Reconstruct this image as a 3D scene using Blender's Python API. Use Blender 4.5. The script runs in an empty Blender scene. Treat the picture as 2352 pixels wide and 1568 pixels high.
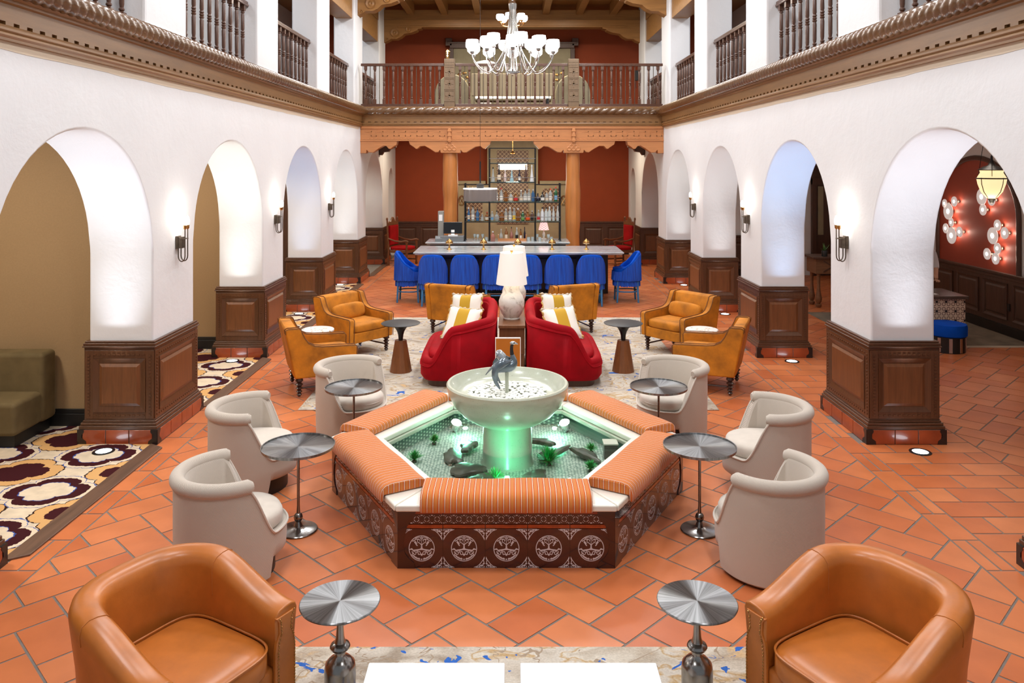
import bpy, bmesh, math, random
from mathutils import Vector, Matrix
random.seed(7)
PI = math.pi
SC = bpy.context.scene
COL = SC.collection
# ------------------------------------------------------------------ camera, world, exposure, large lights
H = 2.88            # lens height above the hall floor (landing of the stair)
FPX = 1800.0
cam_d = bpy.data.cameras.new('camera')
cam_d.sensor_width = 36.0
cam_d.lens = FPX / 2352 * 36.0
cam_d.shift_y = -408 / 2352
cam_d.clip_start = 0.05
cam = bpy.data.objects.new('camera', cam_d)
cam.location = (0, 0, H)
cam.rotation_euler = (PI / 2, 0, 0)
COL.objects.link(cam)
SC.camera = cam
SC.view_settings.view_transform = 'Standard'
SC.view_settings.look = 'None'
SC.view_settings.gamma = 1
SC.view_settings.use_curve_mapping = False
SC.view_settings.exposure = 0.0
cy = SC.cycles
cy.max_bounces = 5; cy.diffuse_bounces = 3; cy.glossy_bounces = 3; cy.transmission_bounces = 3; cy.transparent_max_bounces = 10
cy.adaptive_threshold = 0.05
cy.caustics_reflective = False; cy.caustics_refractive = False
w = bpy.data.worlds.new('world'); SC.world = w; w.use_nodes = True
bg = w.node_tree.nodes['Background']
bg.inputs[0].default_value = (0.9, 0.95, 1.0, 1); bg.inputs[1].default_value = 0.36

def light(kind, loc, energy, col=(1, 1, 1), size=0.1, rot=(0, 0, 0), name='lamp_light', spot=None, blend=0.5, sy=None):
    d = bpy.data.lights.new(name, kind); d.energy = energy; d.color = col
    if kind == 'AREA':
        d.size = size
        if sy: d.shape = 'RECTANGLE'; d.size_y = sy
    else:
        d.shadow_soft_size = size
    if kind == 'SPOT':
        d.spot_size = math.radians(spot); d.spot_blend = blend
    o = bpy.data.objects.new(name, d); o.location = loc; o.rotation_euler = rot
    COL.objects.link(o); return o
# unseen overhead fill lights added under the timber ceiling of the hall
for yy in (1.5, 5.2, 8.8, 12.4, 16.0, 18.0):
    for xx in (-1.9, 1.9):
        light('AREA', (xx, yy, 7.3), 119, (0.972, 0.985, 1.0), 0.9, name='ceiling_fill')
# downlights under the balcony, over the bar
for xx in (-2.7, -0.9, 0.9, 2.7):
    light('AREA', (xx, 22.6, 3.70), 32, (1.0, 0.84, 0.62), 0.35, name='bar_downlight')
for xx in (-1.6, 0, 1.6):  # unseen warm fill lights added above the gallery end
    light('AREA', (xx, 21.4, 7.2), 85, (1.0, 0.9, 0.75), 0.5, name='gallery_fill')
# aisle downlights
for yy in (6.6, 10.4, 14.2, 17.6, 21.2):
    light('AREA', (-5.6, yy, 3.6), 80, (1.0, 0.9, 0.76), 0.5, name='aisle_downlight')
for yy in (6.6, 10.4, 14.2, 18.5, 22):
    light('AREA', (6.2, yy, 3.6), 9, (1.0, 0.87, 0.74), 0.5, name='aisle_downlight')
# daylight-like corridor lamps of the upper gallery
for yy in (7.0, 11, 14.3, 17.6, 21.5):
    for s in (-1, 1):
        light('AREA', (s * 5.4, yy, 7.2), 32, (0.9, 0.95, 1.0), 0.6, name='gallery_lamp')

# ------------------------------------------------------------------ geometry helpers
class MB:
    def __init__(s): s.v = []; s.f = []; s.sm = []
    def add(s, vs, fs, smooth=False, M=None):
        b = len(s.v)
        if M is not None: vs = [tuple(M @ Vector(p)) for p in vs]
        s.v += [tuple(p) for p in vs]
        for f in fs: s.f.append([b + i for i in f]); s.sm.append(smooth)
        return s
    def box(s, c, d, M=None, rz=0):
        x, y, z = [k / 2 for k in d]
        vs = [(-x, -y, -z), (x, -y, -z), (x, y, -z), (-x, y, -z), (-x, -y, z), (x, -y, z), (x, y, z), (-x, y, z)]
        T = Matrix.Translation(c) @ Matrix.Rotation(rz, 4, 'Z')
        if M is not None: T = M @ T
        return s.add(vs, [(0, 3, 2, 1), (4, 5, 6, 7), (0, 1, 5, 4), (1, 2, 6, 5), (2, 3, 7, 6), (3, 0, 4, 7)], False, T)
    def bx(s, x0, x1, y0, y1, z0, z1, M=None):
        return s.box(((x0 + x1) / 2, (y0 + y1) / 2, (z0 + z1) / 2), (abs(x1 - x0), abs(y1 - y0), abs(z1 - z0)), M)
    def prism(s, poly, a, b, axis='z', M=None, smooth=False):
        n = len(poly)
        def P(p, t):
            if axis == 'z': return (p[0], p[1], t)
            if axis == 'y': return (p[0], t, p[1])
            return (t, p[0], p[1])
        vs = [P(p, a) for p in poly] + [P(p, b) for p in poly]
        fs = [tuple(range(n))[::-1], tuple(range(n, 2 * n))]
        s.add(vs, fs, False, M)
        fs2 = [(i, (i + 1) % n, n + (i + 1) % n, n + i) for i in range(n)]
        b0 = len(s.v) - 2 * n
        for f in fs2: s.f.append([b0 + i for i in f]); s.sm.append(smooth)
        return s
    def lathe(s, prof, n=24, c=(0, 0, 0), M=None, smooth=True, sx=1, sy=1, closed=False):
        vs = []; fs = []
        for (r, z) in prof:
            for i in range(n):
                a = 2 * PI * i / n
                vs.append((c[0] + r * sx * math.cos(a), c[1] + r * sy * math.sin(a), c[2] + z))
        m = len(prof)
        for j in range(m - 1 if not closed else m):
            for i in range(n):
                k = (j + 1) % m
                fs.append((j * n + i, j * n + (i + 1) % n, k * n + (i + 1) % n, k * n + i))
        s.add(vs, fs, smooth, M)
        b0 = len(s.v) - n * m
        if not closed:
            if prof[0][0] > 1e-5: s.f.append([b0 + i for i in range(n)][::-1]); s.sm.append(False)
            if prof[-1][0] > 1e-5: s.f.append([b0 + (m - 1) * n + i for i in range(n)]); s.sm.append(False)
        return s
    def tube(s, pts, r, n=8, M=None, closed=False, caps=True, flat=None):
        pts = [Vector(p) for p in pts]; m = len(pts)
        rs = r if isinstance(r, (list, tuple)) else [r] * m
        vs = []; fs = []; up = None
        for j in range(m):
            if closed: t = pts[(j + 1) % m] - pts[j - 1]
            else: t = pts[min(j + 1, m - 1)] - pts[max(j - 1, 0)]
            t.normalize()
            if up is None:
                up = Vector((0, 0, 1)) if abs(t.z) < 0.9 else Vector((1, 0, 0))
            u = up - t * up.dot(t)
            if u.length < 1e-6: u = t.orthogonal()
            u.normalize(); up = u; v = t.cross(u)
            for i in range(n):
                a = 2 * PI * i / n
                k = flat if flat else 1
                vs.append(pts[j] + u * (rs[j] * math.cos(a)) + v * (rs[j] * k * math.sin(a)))
        for j in range(m if closed else m - 1):
            k = (j + 1) % m
            for i in range(n):
                fs.append((j * n + i, j * n + (i + 1) % n, k * n + (i + 1) % n, k * n + i))
        s.add(vs, fs, True, M)
        if caps and not closed:
            b0 = len(s.v) - n * m
            s.f.append([b0 + i for i in range(n)][::-1]); s.sm.append(False)
            s.f.append([b0 + (m - 1) * n + i for i in range(n)]); s.sm.append(False)
        return s
    def grid(s, fn, nu, nv, cu=False, cv=False, smooth=True, M=None):
        vs = []; fs = []
        for i in range(nu):
            for j in range(nv):
                vs.append(fn(i / (nu if cu else nu - 1), j / (nv if cv else nv - 1)))
        for i in range(nu if cu else nu - 1):
            for j in range(nv if cv else nv - 1):
                a = i * nv + j; b = ((i + 1) % nu) * nv + j
                c = ((i + 1) % nu) * nv + (j + 1) % nv; d = i * nv + (j + 1) % nv
                fs.append((a, b, c, d))
        return s.add(vs, fs, smooth, M)
    def ellip(s, c, d, n=14, m=9, M=None, e=1.0, ez=1.0):
        def sg(x, p): return math.copysign(abs(x) ** p, x)
        def fn(u, v):
            a = 2 * PI * u; b = -PI / 2 + PI * v
            cb = sg(math.cos(b), ez)
            return (c[0] + d[0] * cb * sg(math.cos(a), e), c[1] + d[1] * cb * sg(math.sin(a), e), c[2] + d[2] * sg(math.sin(b), ez))
        return s.grid(fn, n, m, cu=True, M=M)
    def mesh(s, name='mesh', ang=40, weld=False):
        me = bpy.data.meshes.new(name)
        me.from_pydata(s.v, [], s.f)
        me.polygons.foreach_set('use_smooth', s.sm)
        if weld:
            b = bmesh.new(); b.from_mesh(me); bmesh.ops.remove_doubles(b, verts=b.verts, dist=1e-4)
            bmesh.ops.recalc_face_normals(b, faces=b.faces); b.to_mesh(me); b.free()
        me.update()
        if any(s.sm): me.set_sharp_from_angle(angle=math.radians(ang))
        return me

def obj(name, g, mat, parent=None, loc=(0, 0, 0), rot=(0, 0, 0), bevel=0, sub=0, weld=False, ang=40, seg=2, blim=35):
    me = g.mesh(name, ang, weld) if isinstance(g, MB) else g
    if mat is not None and not me.materials: me.materials.append(mat)
    o = bpy.data.objects.new(name, me); COL.objects.link(o)
    o.location = loc; o.rotation_euler = rot
    if parent is not None: o.parent = parent
    if bevel:
        m = o.modifiers.new('bevel', 'BEVEL'); m.width = bevel; m.segments = seg; m.limit_method = 'ANGLE'; m.angle_limit = math.radians(blim)
        if isinstance(g, MB):
            me.polygons.foreach_set('use_smooth', [True] * len(me.polygons)); me.set_sharp_from_angle(angle=math.radians(50))
            m.harden_normals = True
    if sub:
        m = o.modifiers.new('sub', 'SUBSURF'); m.levels = sub; m.render_levels = sub
    return o
def tag(o, label, cat, group=None, kind=None):
    if label: o['label'] = label
    if cat: o['category'] = cat
    if group: o['group'] = group
    if kind: o['kind'] = kind
    return o
def thing(name, label, cat, loc=(0, 0, 0), rz=0, group=None, kind=None):
    o = bpy.data.objects.new(name, None); COL.objects.link(o); o.empty_display_size = 0.1
    o.location = loc; o.rotation_euler = (0, 0, rz)
    return tag(o, label, cat, group, kind)
def struct(name, g, mat, label, parent=None, **k):
    o = obj(name, g, mat, parent, **k)
    if parent is None: o['kind'] = 'structure'; o['label'] = label; o['category'] = name.split('_')[0]
    return o
def kids(o): return [c for c in bpy.data.objects if c.parent == o]
def dup(o, loc=None, rz=None, label=None, parent=None, scale=None, tree=None):
    if tree is None: tree = snapshot(o)
    c = o.copy(); COL.objects.link(c)
    if loc is not None: c.location = loc
    if rz is not None: c.rotation_euler = (0, 0, rz)
    if label: c['label'] = label
    if parent is not None: c.parent = parent
    if scale is not None: c.scale = scale
    for ch, sub in tree:
        d = ch.copy(); COL.objects.link(d); d.parent = c
        for g, _ in sub:
            e = g.copy(); COL.objects.link(e); e.parent = d
    return c
def snapshot(o): return [(c, [(g, []) for g in kids(c)]) for c in kids(o)]
def face(dx, dy): return math.atan2(dy, dx)

# ------------------------------------------------------------------ material helpers
class S:
    """a socket with arithmetic"""
    def __init__(s, nt, sock): s.nt = nt; s.k = sock
    def _m(s, op, b=None, c=None):
        n = s.nt.nodes.new('ShaderNodeMath'); n.operation = op
        for i, q in enumerate((s, b, c)):
            if q is None: continue
            if isinstance(q, S): s.nt.links.new(q.k, n.inputs[i])
            else: n.inputs[i].default_value = q
        return S(s.nt, n.outputs[0])
    def __add__(s, b): return s._m('ADD', b)
    def __sub__(s, b): return s._m('SUBTRACT', b)
    def __mul__(s, b): return s._m('MULTIPLY', b)
    def __truediv__(s, b): return s._m('DIVIDE', b)
    def lt(s, b): return s._m('LESS_THAN', b)
    def gt(s, b): return s._m('GREATER_THAN', b)
    def fract(s): return s._m('FRACT')
    def floor(s): return s._m('FLOOR')
    def abs(s): return s._m('ABSOLUTE')
    def sin(s): return s._m('SINE')
    def cos(s): return s._m('COSINE')
    def atan2(s, b): return s._m('ARCTAN2', b)
    def sqrt(s): return s._m('SQRT')
    def min(s, b): return s._m('MINIMUM', b)
    def max(s, b): return s._m('MAXIMUM', b)
class Mat:
    def __init__(s, name):
        s.m = bpy.data.materials.new(name); s.m.use_nodes = True; s.nt = s.m.node_tree
        s.b = s.nt.nodes['Principled BSDF']; s.out = s.nt.nodes['Material Output']; s._c = {}
    def coord(s, which='Object'):
        if 'tc' not in s._c: s._c['tc'] = s.nt.nodes.new('ShaderNodeTexCoord')
        return s._c['tc'].outputs[which]
    def xyz(s, which='Object'):
        n = s.nt.nodes.new('ShaderNodeSeparateXYZ'); s.nt.links.new(s.coord(which), n.inputs[0])
        return [S(s.nt, o) for o in n.outputs]
    def mapped(s, scale, which='Object', rot=(0, 0, 0)):
        n = s.nt.nodes.new('ShaderNodeMapping'); n.inputs['Scale'].default_value = scale; n.inputs['Rotation'].default_value = rot
        s.nt.links.new(s.coord(which), n.inputs[0]); return n.outputs[0]
    def noise(s, scale=5, detail=3, vec=None, rough=.5, dist=0):
        n = s.nt.nodes.new('ShaderNodeTexNoise'); n.inputs['Scale'].default_value = scale
        n.inputs['Detail'].default_value = detail; n.inputs['Roughness'].default_value = rough; n.inputs['Distortion'].default_value = dist
        s.nt.links.new(vec if vec is not None else s.coord(), n.inputs['Vector']); return S(s.nt, n.outputs[0])
    def ramp(s, fac, stops, interp='LINEAR'):
        n = s.nt.nodes.new('ShaderNodeValToRGB'); e = n.color_ramp.elements; n.color_ramp.interpolation = interp
        while len(e) < len(stops): e.new(0.5)
        for i, (p, c) in enumerate(stops): e[i].position = p; e[i].color = (*c, 1)
        s.nt.links.new(fac.k, n.inputs[0]); return n.outputs[0]
    def mix(s, fac, a, b, mode='MIX'):
        n = s.nt.nodes.new('ShaderNodeMix'); n.data_type = 'RGBA'; n.blend_type = mode
        for sock, q in ((n.inputs[0], fac), (n.inputs[6], a), (n.inputs[7], b)):
            if isinstance(q, S): s.nt.links.new(q.k, sock)
            elif isinstance(q, bpy.types.NodeSocket): s.nt.links.new(q, sock)
            elif isinstance(q, (int, float)): sock.default_value = q
            else: sock.default_value = (*q, 1)
        return n.outputs[2]
    def color(s, sock): s.nt.links.new(sock, s.b.inputs['Base Color']); return s
    def bump(s, h, strength=.3, dist=.01):
        n = s.nt.nodes.new('ShaderNodeBump'); n.inputs['Strength'].default_value = strength; n.inputs['Distance'].default_value = dist
        s.nt.links.new(h.k, n.inputs['Height']); s.nt.links.new(n.outputs[0], s.b.inputs['Normal']); return s
    def set(s, **k):
        names = dict(rough='Roughness', metal='Metallic', spec='Specular IOR Level', coat='Coat Weight', sheen='Sheen Weight', trans='Transmission Weight', ior='IOR', alpha='Alpha', aniso='Anisotropic', estr='Emission Strength', crough='Coat Roughness', srough='Sheen Roughness')
        for q, v in k.items():
            if q == 'col': s.b.inputs['Base Color'].default_value = (*v, 1)
            elif q == 'emit': s.b.inputs['Emission Color'].default_value = (*v, 1)
            else: s.b.inputs[names[q]].default_value = v
        return s
def lin(r, g, b):
    f = lambda c: (c / 255 / 12.92) if c <= 10 else ((c / 255 + .055) / 1.055) ** 2.4
    return (f(r), f(g), f(b))
def sc3(c, k): return tuple(min(1, x * k) for x in c)
def plain(name, c, rough=.5, var=.0, vs=6, bump=0, bs=80, **k):
    m = Mat(name); m.set(col=c, rough=rough, **k)
    if var: m.color(m.ramp(m.noise(vs, 4), [(.3, sc3(c, 1 - var)), (.7, sc3(c, 1 + var))]))
    if bump: m.bump(m.noise(bs, 3), bump, .004)
    return m.m
def wood(name, c, rough=.38, axis='z', var=.35, scale=1, coat=.15):
    m = Mat(name); sc = {'x': (1.2, 14, 14), 'y': (14, 1.2, 14), 'z': (14, 14, 1.2)}[axis]
    v = m.mapped(tuple(q * scale for q in sc))
    n = m.noise(2.2, 6, v, .6, .6)
    m.color(m.ramp(n, [(.25, sc3(c, 1 - var)), (.5, c), (.75, sc3(c, 1 + var))])).set(rough=rough, coat=coat, crough=.3)
    m.bump(n, .12, .004); return m.m
M = {}
def plaster(name, c):
    m = Mat(name); m.set(rough=.75, spec=.2)
    m.color(m.ramp(m.noise(1.3, 3), [(.3, sc3(c, .97)), (.7, c)]))
    n = m.noise(2.6, 5, None, .6, .25); m.bump(n, .2, .05); return m.m
M['plaster'] = plaster('white_plaster', lin(226, 226, 228))
M['plaster_plain'] = plain('white_paint', lin(226, 226, 226), .7, .02, 2)
M['cream'] = plain('cream_wall_band', lin(222, 206, 184), .75)
M['tan'] = plain('tan_paint', lin(168, 138, 100), .7, .04, 60, .2, 200)
M['black'] = plain('black_paint', (.012, .011, .011), .45)
M['red_wall'] = plain('oxide_red_paint', lin(150, 62, 22), .75, .05, 3)
M['red_niche'] = plain('brick_red_paint', lin(158, 66, 44), .55, .05, 3)
M['wood_dark'] = wood('dark_oak', lin(88, 54, 32), .33, 'z', .3, 1, .35)
M['wood_dark_x'] = wood('dark_oak_moulding', lin(82, 50, 30), .35, 'y', .25, 1, .3)
M['wood_panel'] = wood('oak_panel', lin(112, 68, 38), .34, 'z', .3, 1, .35)
M['wood_walnut'] = wood('walnut', lin(84, 56, 42), .45, 'z', .3, 1, .1)  # duller dark brown timber for slabs, joists and aisle panelling
M['wood_cornice'] = wood('cornice_oak', lin(142, 102, 58), .42, 'y', .22, .5, .2)
M['wood_cornice_x'] = wood('cornice_oak_cross', lin(142, 102, 58), .42, 'x', .22, .5, .2)
M['wood_rope'] = wood('rope_oak', lin(100, 70, 42), .24, 'y', .2, 1, .6)
M['wood_beam'] = wood('honey_pine_beam', lin(190, 126, 76), .45, 'x', .16, .5, .15)
M['wood_log'] = wood('honey_pine_log', lin(196, 124, 62), .4, 'z', .2, .35, .3)
M['wood_rail'] = wood('baluster_oak', lin(84, 52, 36), .3, 'z', .25, 1, .4)
M['wood_upper'] = wood('ceiling_oak', lin(150, 106, 56), .5, 'x', .25, .5, .1)
M['wood_threshold'] = wood('threshold_oak', lin(100, 72, 54), .5, 'y', .35, .6, .1)
def terracotta():
    m = Mat('terracotta_tile'); nt = m.nt
    a = nt.nodes.new('ShaderNodeObjectInfo').outputs['Random']; g = nt.nodes.new('ShaderNodeNewGeometry').outputs['Random Per Island']
    r = (S(nt, a) + S(nt, g)).fract()
    c1 = m.ramp(r, [(0, lin(194, 103, 58)), (.5, lin(206, 117, 68)), (1, lin(214, 129, 80))])
    n = m.noise(3.0, 4, m.coord('Generated') if False else None)
    c2 = m.ramp(n, [(.3, (.82, .80, .78)), (.7, (1.0, 1.0, 1.0))])
    m.color(m.mix(1.0, c1, c2, 'MULTIPLY')).set(rough=.38, spec=.4)
    m.bump(m.noise(9, 3), .1, .01); return m.m
M['terracotta'] = terracotta()
M['base_tile'] = plain('base_terracotta_tile', lin(150, 66, 34), .25, .2, 6, coat=.4)
M['base_dark'] = plain('base_black_tile', lin(38, 28, 26), .3, .2, 6)
M['grout'] = plain('grey_grout', lin(120, 110, 102), .85, .12, 20)
M['grout_dark'] = plain('brown_grout', lin(96, 84, 74), .85, .12, 20)
# ------------------------------------------------------------------ the shell of the hall
XW, XB = 3.72, 4.38
PW = 1.04
P0S = [0.94, 4.53, 8.12, 11.71, 15.30, 18.89, 22.48]
ZC = 3.80                       # underside of the cornice
ZU = 4.27                       # gallery floor
YB = 25.0
HALLS = (-1, 1)

def arcade(s):
    g = MB()
    bays = []                   # (y0,y1,spring,apex)
    for a, b in zip(P0S, P0S[1:]): bays.append((a + PW, b, 1.95, 3.18))
    bays.append((P0S[-1] + PW + .1, 24.68, 2.15, 2.74))
    def F(x, pts): g.add([(s * x, y, z) for y, z in pts], [tuple(range(len(pts)))])
    yprev = P0S[0]
    for (a, b, sp, ap) in bays:
        n = 28
        arc = [((a + b) / 2 - (b - a) / 2 * math.cos(PI * i / n), sp + (ap - sp) * math.sin(PI * i / n)) for i in range(n + 1)]
        for x in (XW, XB):
            F(x, [(yprev, 0), (a, 0), (a, sp), (yprev, sp)]); F(x, [(yprev, sp), (a, sp), (a, ZC + .1), (yprev, ZC + .1)])
            for p, q in zip(arc, arc[1:]):
                F(x, [p, q, (q[0], ZC + .1), (p[0], ZC + .1)])
        prof = [(a, 0)] + arc + [(b, 0)]
        for p, q in zip(prof, prof[1:]):
            g.add([(s * XW, *p), (s * XB, *p), (s * XB, *q), (s * XW, *q)], [(0, 1, 2, 3)], True)
        yprev = b
    for x in (XW, XB):
        F(x, [(yprev, 0), (YB, 0), (YB, 2.15), (yprev, 2.15)]); F(x, [(yprev, 2.15), (YB, 2.15), (YB, ZC + .1), (yprev, ZC + .1)])
    for y in (P0S[0], YB):
        g.add([(s * XW, y, 0), (s * XB, y, 0), (s * XB, y, ZC + .1), (s * XW, y, ZC + .1)], [(0, 1, 2, 3)])
    return g
for s, nm in ((-1, 'left'), (1, 'right')):
    struct('wall_' + nm, arcade(s), M['plaster'], 'white plaster arcade wall with round arches on the %s of the hall' % nm, weld=True, bevel=.025, ang=45, seg=3)

# outer aisle walls, partitions, back walls, ceilings
g = MB(); g.bx(-8.2, -8.05, 0, 25, 0, 3.75); struct('wall_aisle_left', g, M['tan'], 'tan outer wall of the carpeted left aisle')
for i, y in enumerate((8.62, 12.2)):
    g = MB(); g.bx(-8.05, -XB, y, y + .14, 0, 3.75)
    o = struct('wall_partition_%d' % (i + 1), g, M['tan'], 'tan partition wall seen through the %s left arch' % ('nearest', 'second')[i])
    g = MB(); g.bx(-8.05, -XB - .08, y - .03, y, 0, .14); g.bx(-8.05, -XB - .08, y - .02, y, .14, .19)
    struct('baseboard_%d' % (i + 1), g, M['black'], 'black baseboard along the %s tan partition wall' % ('nearest', 'second')[i], bevel=.006)
g = MB(); g.bx(-8.05, -XB, 15.75, 15.9, 0, 3.75); struct('wall_partition_3', g, M['wood_walnut'], 'dark brown panel in the slit of the third left arch')  # dark brown sheet filling the narrow slit
g = MB(); g.bx(-8.05, -XB, 19.3, 19.45, 0, 3.75); struct('wall_partition_4', g, M['plaster_plain'], 'pale partition wall beyond the fourth left arch')
g = MB(); g.bx(8.34, 8.5, 0, 25, 0, 3.75); struct('wall_aisle_right', g, M['plaster_plain'], 'white outer wall of the right aisle with red niche')
g = MB(); g.bx(-8.2, 8.5, YB, YB + .15, 0, 8.2); struct('wall_back', g, M['red_wall'], 'oxide red back wall behind the bar and the gallery')
for s, nm in ((-1, 'left'), (1, 'right')):
    g = MB(); g.bx(s * XB, s * 8.2, 0, 25, 3.72, 3.9); struct('ceiling_aisle_' + nm, g, M['plaster_plain'], 'white ceiling over the %s aisle' % nm)
    g = MB(); g.bx(s * 6.9, s * 7.05, 0, 25, 3.9, 8.2); struct('wall_gallery_' + nm, g, M['plaster_plain'], 'white outer wall of the %s upper gallery' % nm)
    g = MB(); g.bx(s * XW, s * 7, 0, 25, 3.9, ZU); struct('floor_gallery_' + nm, g, M['wood_walnut'], 'gallery floor slab above the %s arcade' % nm)
g = MB(); g.bx(-8.2, 8.5, -1, 25, 7.62, 7.8); struct('ceiling', g, M['wood_upper'], 'boarded timber ceiling high over the hall')
g = MB(); g.bx(-XW, XW, 19.3, YB, 3.92, ZU); struct('floor_balcony', g, M['wood_walnut'], 'balcony floor slab over the bar')

# upper pillars and timber lintels
pm = MB(); pm.bx(-.25, .25, 0, PW, 0, 3.36); pm.bx(-.265, .265, -.015, PW + .015, 0, .09)
ORD = ['hidden first', 'nearest', 'second', 'third', 'fourth', 'fifth', 'sixth']
k = 0
pme = pm.mesh('gallery_pillar')
for s, nm in ((-1, 'left'), (1, 'right')):
    for i, y in enumerate(P0S):
        k += 1
        o = obj('pillar_%d' % k, pme, M['plaster'], None, (s * 4.05, y, ZU), bevel=.03)
        tag(o, 'white plaster gallery pillar, %s along the %s gallery' % (ORD[i], nm), 'pillar', kind='structure')
        if i < len(P0S) - 1:
            g = MB(); g.bx(-.2, .2, 0, P0S[1] - P0S[0] - PW, 0, .62); g.bx(-.22, .22, 0, P0S[1] - P0S[0] - PW, .62, 1.25)
            o = obj('lintel', g, M['wood_upper'], None, (s * 4.05, y + PW, 6.38), bevel=.01)
            tag(o, 'brown timber lintel above the %s railing bay of the %s gallery' % (ORD[i], nm), 'beam', kind='structure')

# cornice with rope moulding: profile as (outwards, z)
def rope(L, R, axis, lobes=3, pitch=.36, step=.014, hand=1):
    n = int(L / step); m = 22
    def fn(u, v):
        t = u * L; a = 2 * PI * v
        q = lobes * (a * hand - 2 * PI * t / pitch) / 2
        r = R * (.72 + .28 * abs(math.sin(q)) ** .6)
        return (r * math.cos(a), t, r * math.sin(a)) if axis == 'y' else (t, r * math.cos(a), r * math.sin(a))
    g = MB(); g.grid(fn, n, m, cv=True); return g
prof = [(-.02, 3.78), (.035, 3.78), (.035, 3.80), (.055, 3.815), (.055, 3.83), (.045, 3.838), (.06, 3.85), (.06, 3.866), (.05, 3.888)]
prof_top = [(.05, 3.913), (.05, 4.04), (.075, 4.05), (.075, 4.075), (.11, 4.09), (.11, 4.11), (.05, 4.13), (.05, 4.245), (.11, 4.245), (.11, 4.265), (.10, 4.272), (-.3, 4.272), (-.3, 3.78)]
Y0C = 1.2
for s, nm in ((-1, 'left'), (1, 'right')):
    t = thing('trim_cornice_' + nm, 'carved oak cornice with rope moulding along the %s arcade wall' % nm, 'cornice', kind='structure')
    g = MB(); P = prof + [(.022, 3.888), (.022, 3.913)] + prof_top
    g.prism([(-s * (XW - o) * -1, z) for o, z in P], Y0C, 19.2, 'y')
    obj('moulding', g, M['wood_cornice'], t, weld=True)
    g = MB(); y = Y0C
    while y < 19.0:
        g.bx(s * (XW - .02), s * (XW - .05), y, y + .092, 3.888, 3.913); y += .16
    o = obj('dentil_band', g, M['wood_cornice'], t); o['kind'] = 'stuff'
    band = []; yy = Y0C; rb = random.Random(4)
    while yy < 19.2: band.append((yy, 3.715 + rb.uniform(-.006, .006))); yy += .25
    g = MB(); g.prism([(a, b) for a, b in band] + [(19.2, 3.79), (Y0C, 3.79)], s * (XW - .003), s * (XW + .01), 'x'); obj('cream_band', g, M['cream'], t)  # thin cream strip with a wavy lower edge below the cornice
    obj('rope_moulding', rope(19.06 - Y0C, .092, 'y', hand=s), M['wood_rope'], t, (s * (XW - .135), Y0C, 4.17), ang=60)
# front of the balcony
t = thing('trim_cornice_back', 'carved oak cornice with rope moulding along the balcony front', 'cornice', kind='structure')
g = MB(); P = prof + [(.022, 3.888), (.022, 3.913)] + prof_top
g.prism([(19.25 - o, z) for o, z in P], -XW + .02, XW - .02, 'x'); obj('moulding', g, M['wood_cornice_x'], t, weld=True)
g = MB(); x = -XW + .1
while x < XW - .1: g.bx(x, x + .092, 19.2, 19.23, 3.888, 3.913); x += .16
o = obj('dentil_band', g, M['wood_cornice_x'], t); o['kind'] = 'stuff'
obj('rope_moulding', rope(2 * (XW - .2), .092, 'x', lobes=3, pitch=.6, hand=-1), M['wood_rope'], t, (-XW + .2, 19.13, 4.17), ang=60)

# scalloped honey-coloured beam carried on two log columns
def zx(X): return ((800 + X / 3.095) - 1176) / 1800 * 19.3
def zz(Y): return H + (376 - Y / 3.095) / 1800 * 19.3
half = [(85, 1090), (130, 1090), (134, 1066), (150, 1084), (180, 1085), (220, 1055), (255, 1036), (275, 1040), (290, 1058), (303, 1060), (320, 1045), (345, 1030), (350, 1000),
        (432, 1000), (440, 1028), (470, 1048), (485, 1060), (497, 1056), (512, 1040), (545, 1038), (585, 1060), (620, 1084), (640, 1082), (655, 1066), (660, 1088),
        (795, 1088), (800, 1066), (815, 1084), (840, 1084), (875, 1062), (905, 1044), (940, 1040), (958, 1056), (972, 1060), (990, 1040), (1008, 1024), (1015, 1000)]
cx = (1176 - 800) * 3.095
outline = [(max(-XW, zx(a)), zz(b)) for a, b in half]
outline += [(-x, z) for x, z in reversed(outline)]
poly = outline + [(XW, 3.80), (-XW, 3.80)]
t = thing('trim_bar_beam', 'honey coloured carved timber beam with scalloped lower edge over the bar', 'beam', kind='structure')
g = MB()
top = 3.80
vs = []; fs = []
for i, (x, z) in enumerate(outline):
    for y in (19.22, 19.5): vs += [(x, y, z), (x, y, top)]
n = len(outline)
for i in range(n - 1):
    a = 4 * i; b = 4 * (i + 1)
    fs += [(a, b, b + 1, a + 1), (a + 3, b + 3, b + 2, a + 2), (a, a + 2, b + 2, b)]
fs += [(0, 1, 3, 2)]
b = 4 * (n - 1); fs += [(b, b + 2, b + 3, b + 1)]
g.add(vs, fs); obj('beam', g, M['wood_beam'], t, bevel=.012, blim=50)
g = MB(); g.bx(-XW, XW, 19.195, 19.22, 3.74, 3.80); g.bx(-XW, XW, 19.2, 19.22, 3.44, 3.47)
x = -3.66
while x < 3.62: g.bx(x, x + .06, 19.2, 19.22, 3.475, 3.505); x += .1
o = obj('dentil_band', g, M['wood_beam'], t)
g = MB(); x = -3.6; k = 0          # meander fret
while x < 3.5:
    if min(abs(x + .14 - 1.5), abs(x + .14 + 1.54)) > .2:
        for (a, b, c, d) in ((0, .16, .10, .12), (.14, .16, .0, .12), (.14, .28, 0, .02), (.26, .28, 0, .12)):
            g.bx(x + a, x + b, 19.2135, 19.222, 3.555 + c, 3.555 + d)
    x += .28
o = obj('fret_carving', g, M['wood_beam'], t); o['kind'] = 'stuff'
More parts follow.
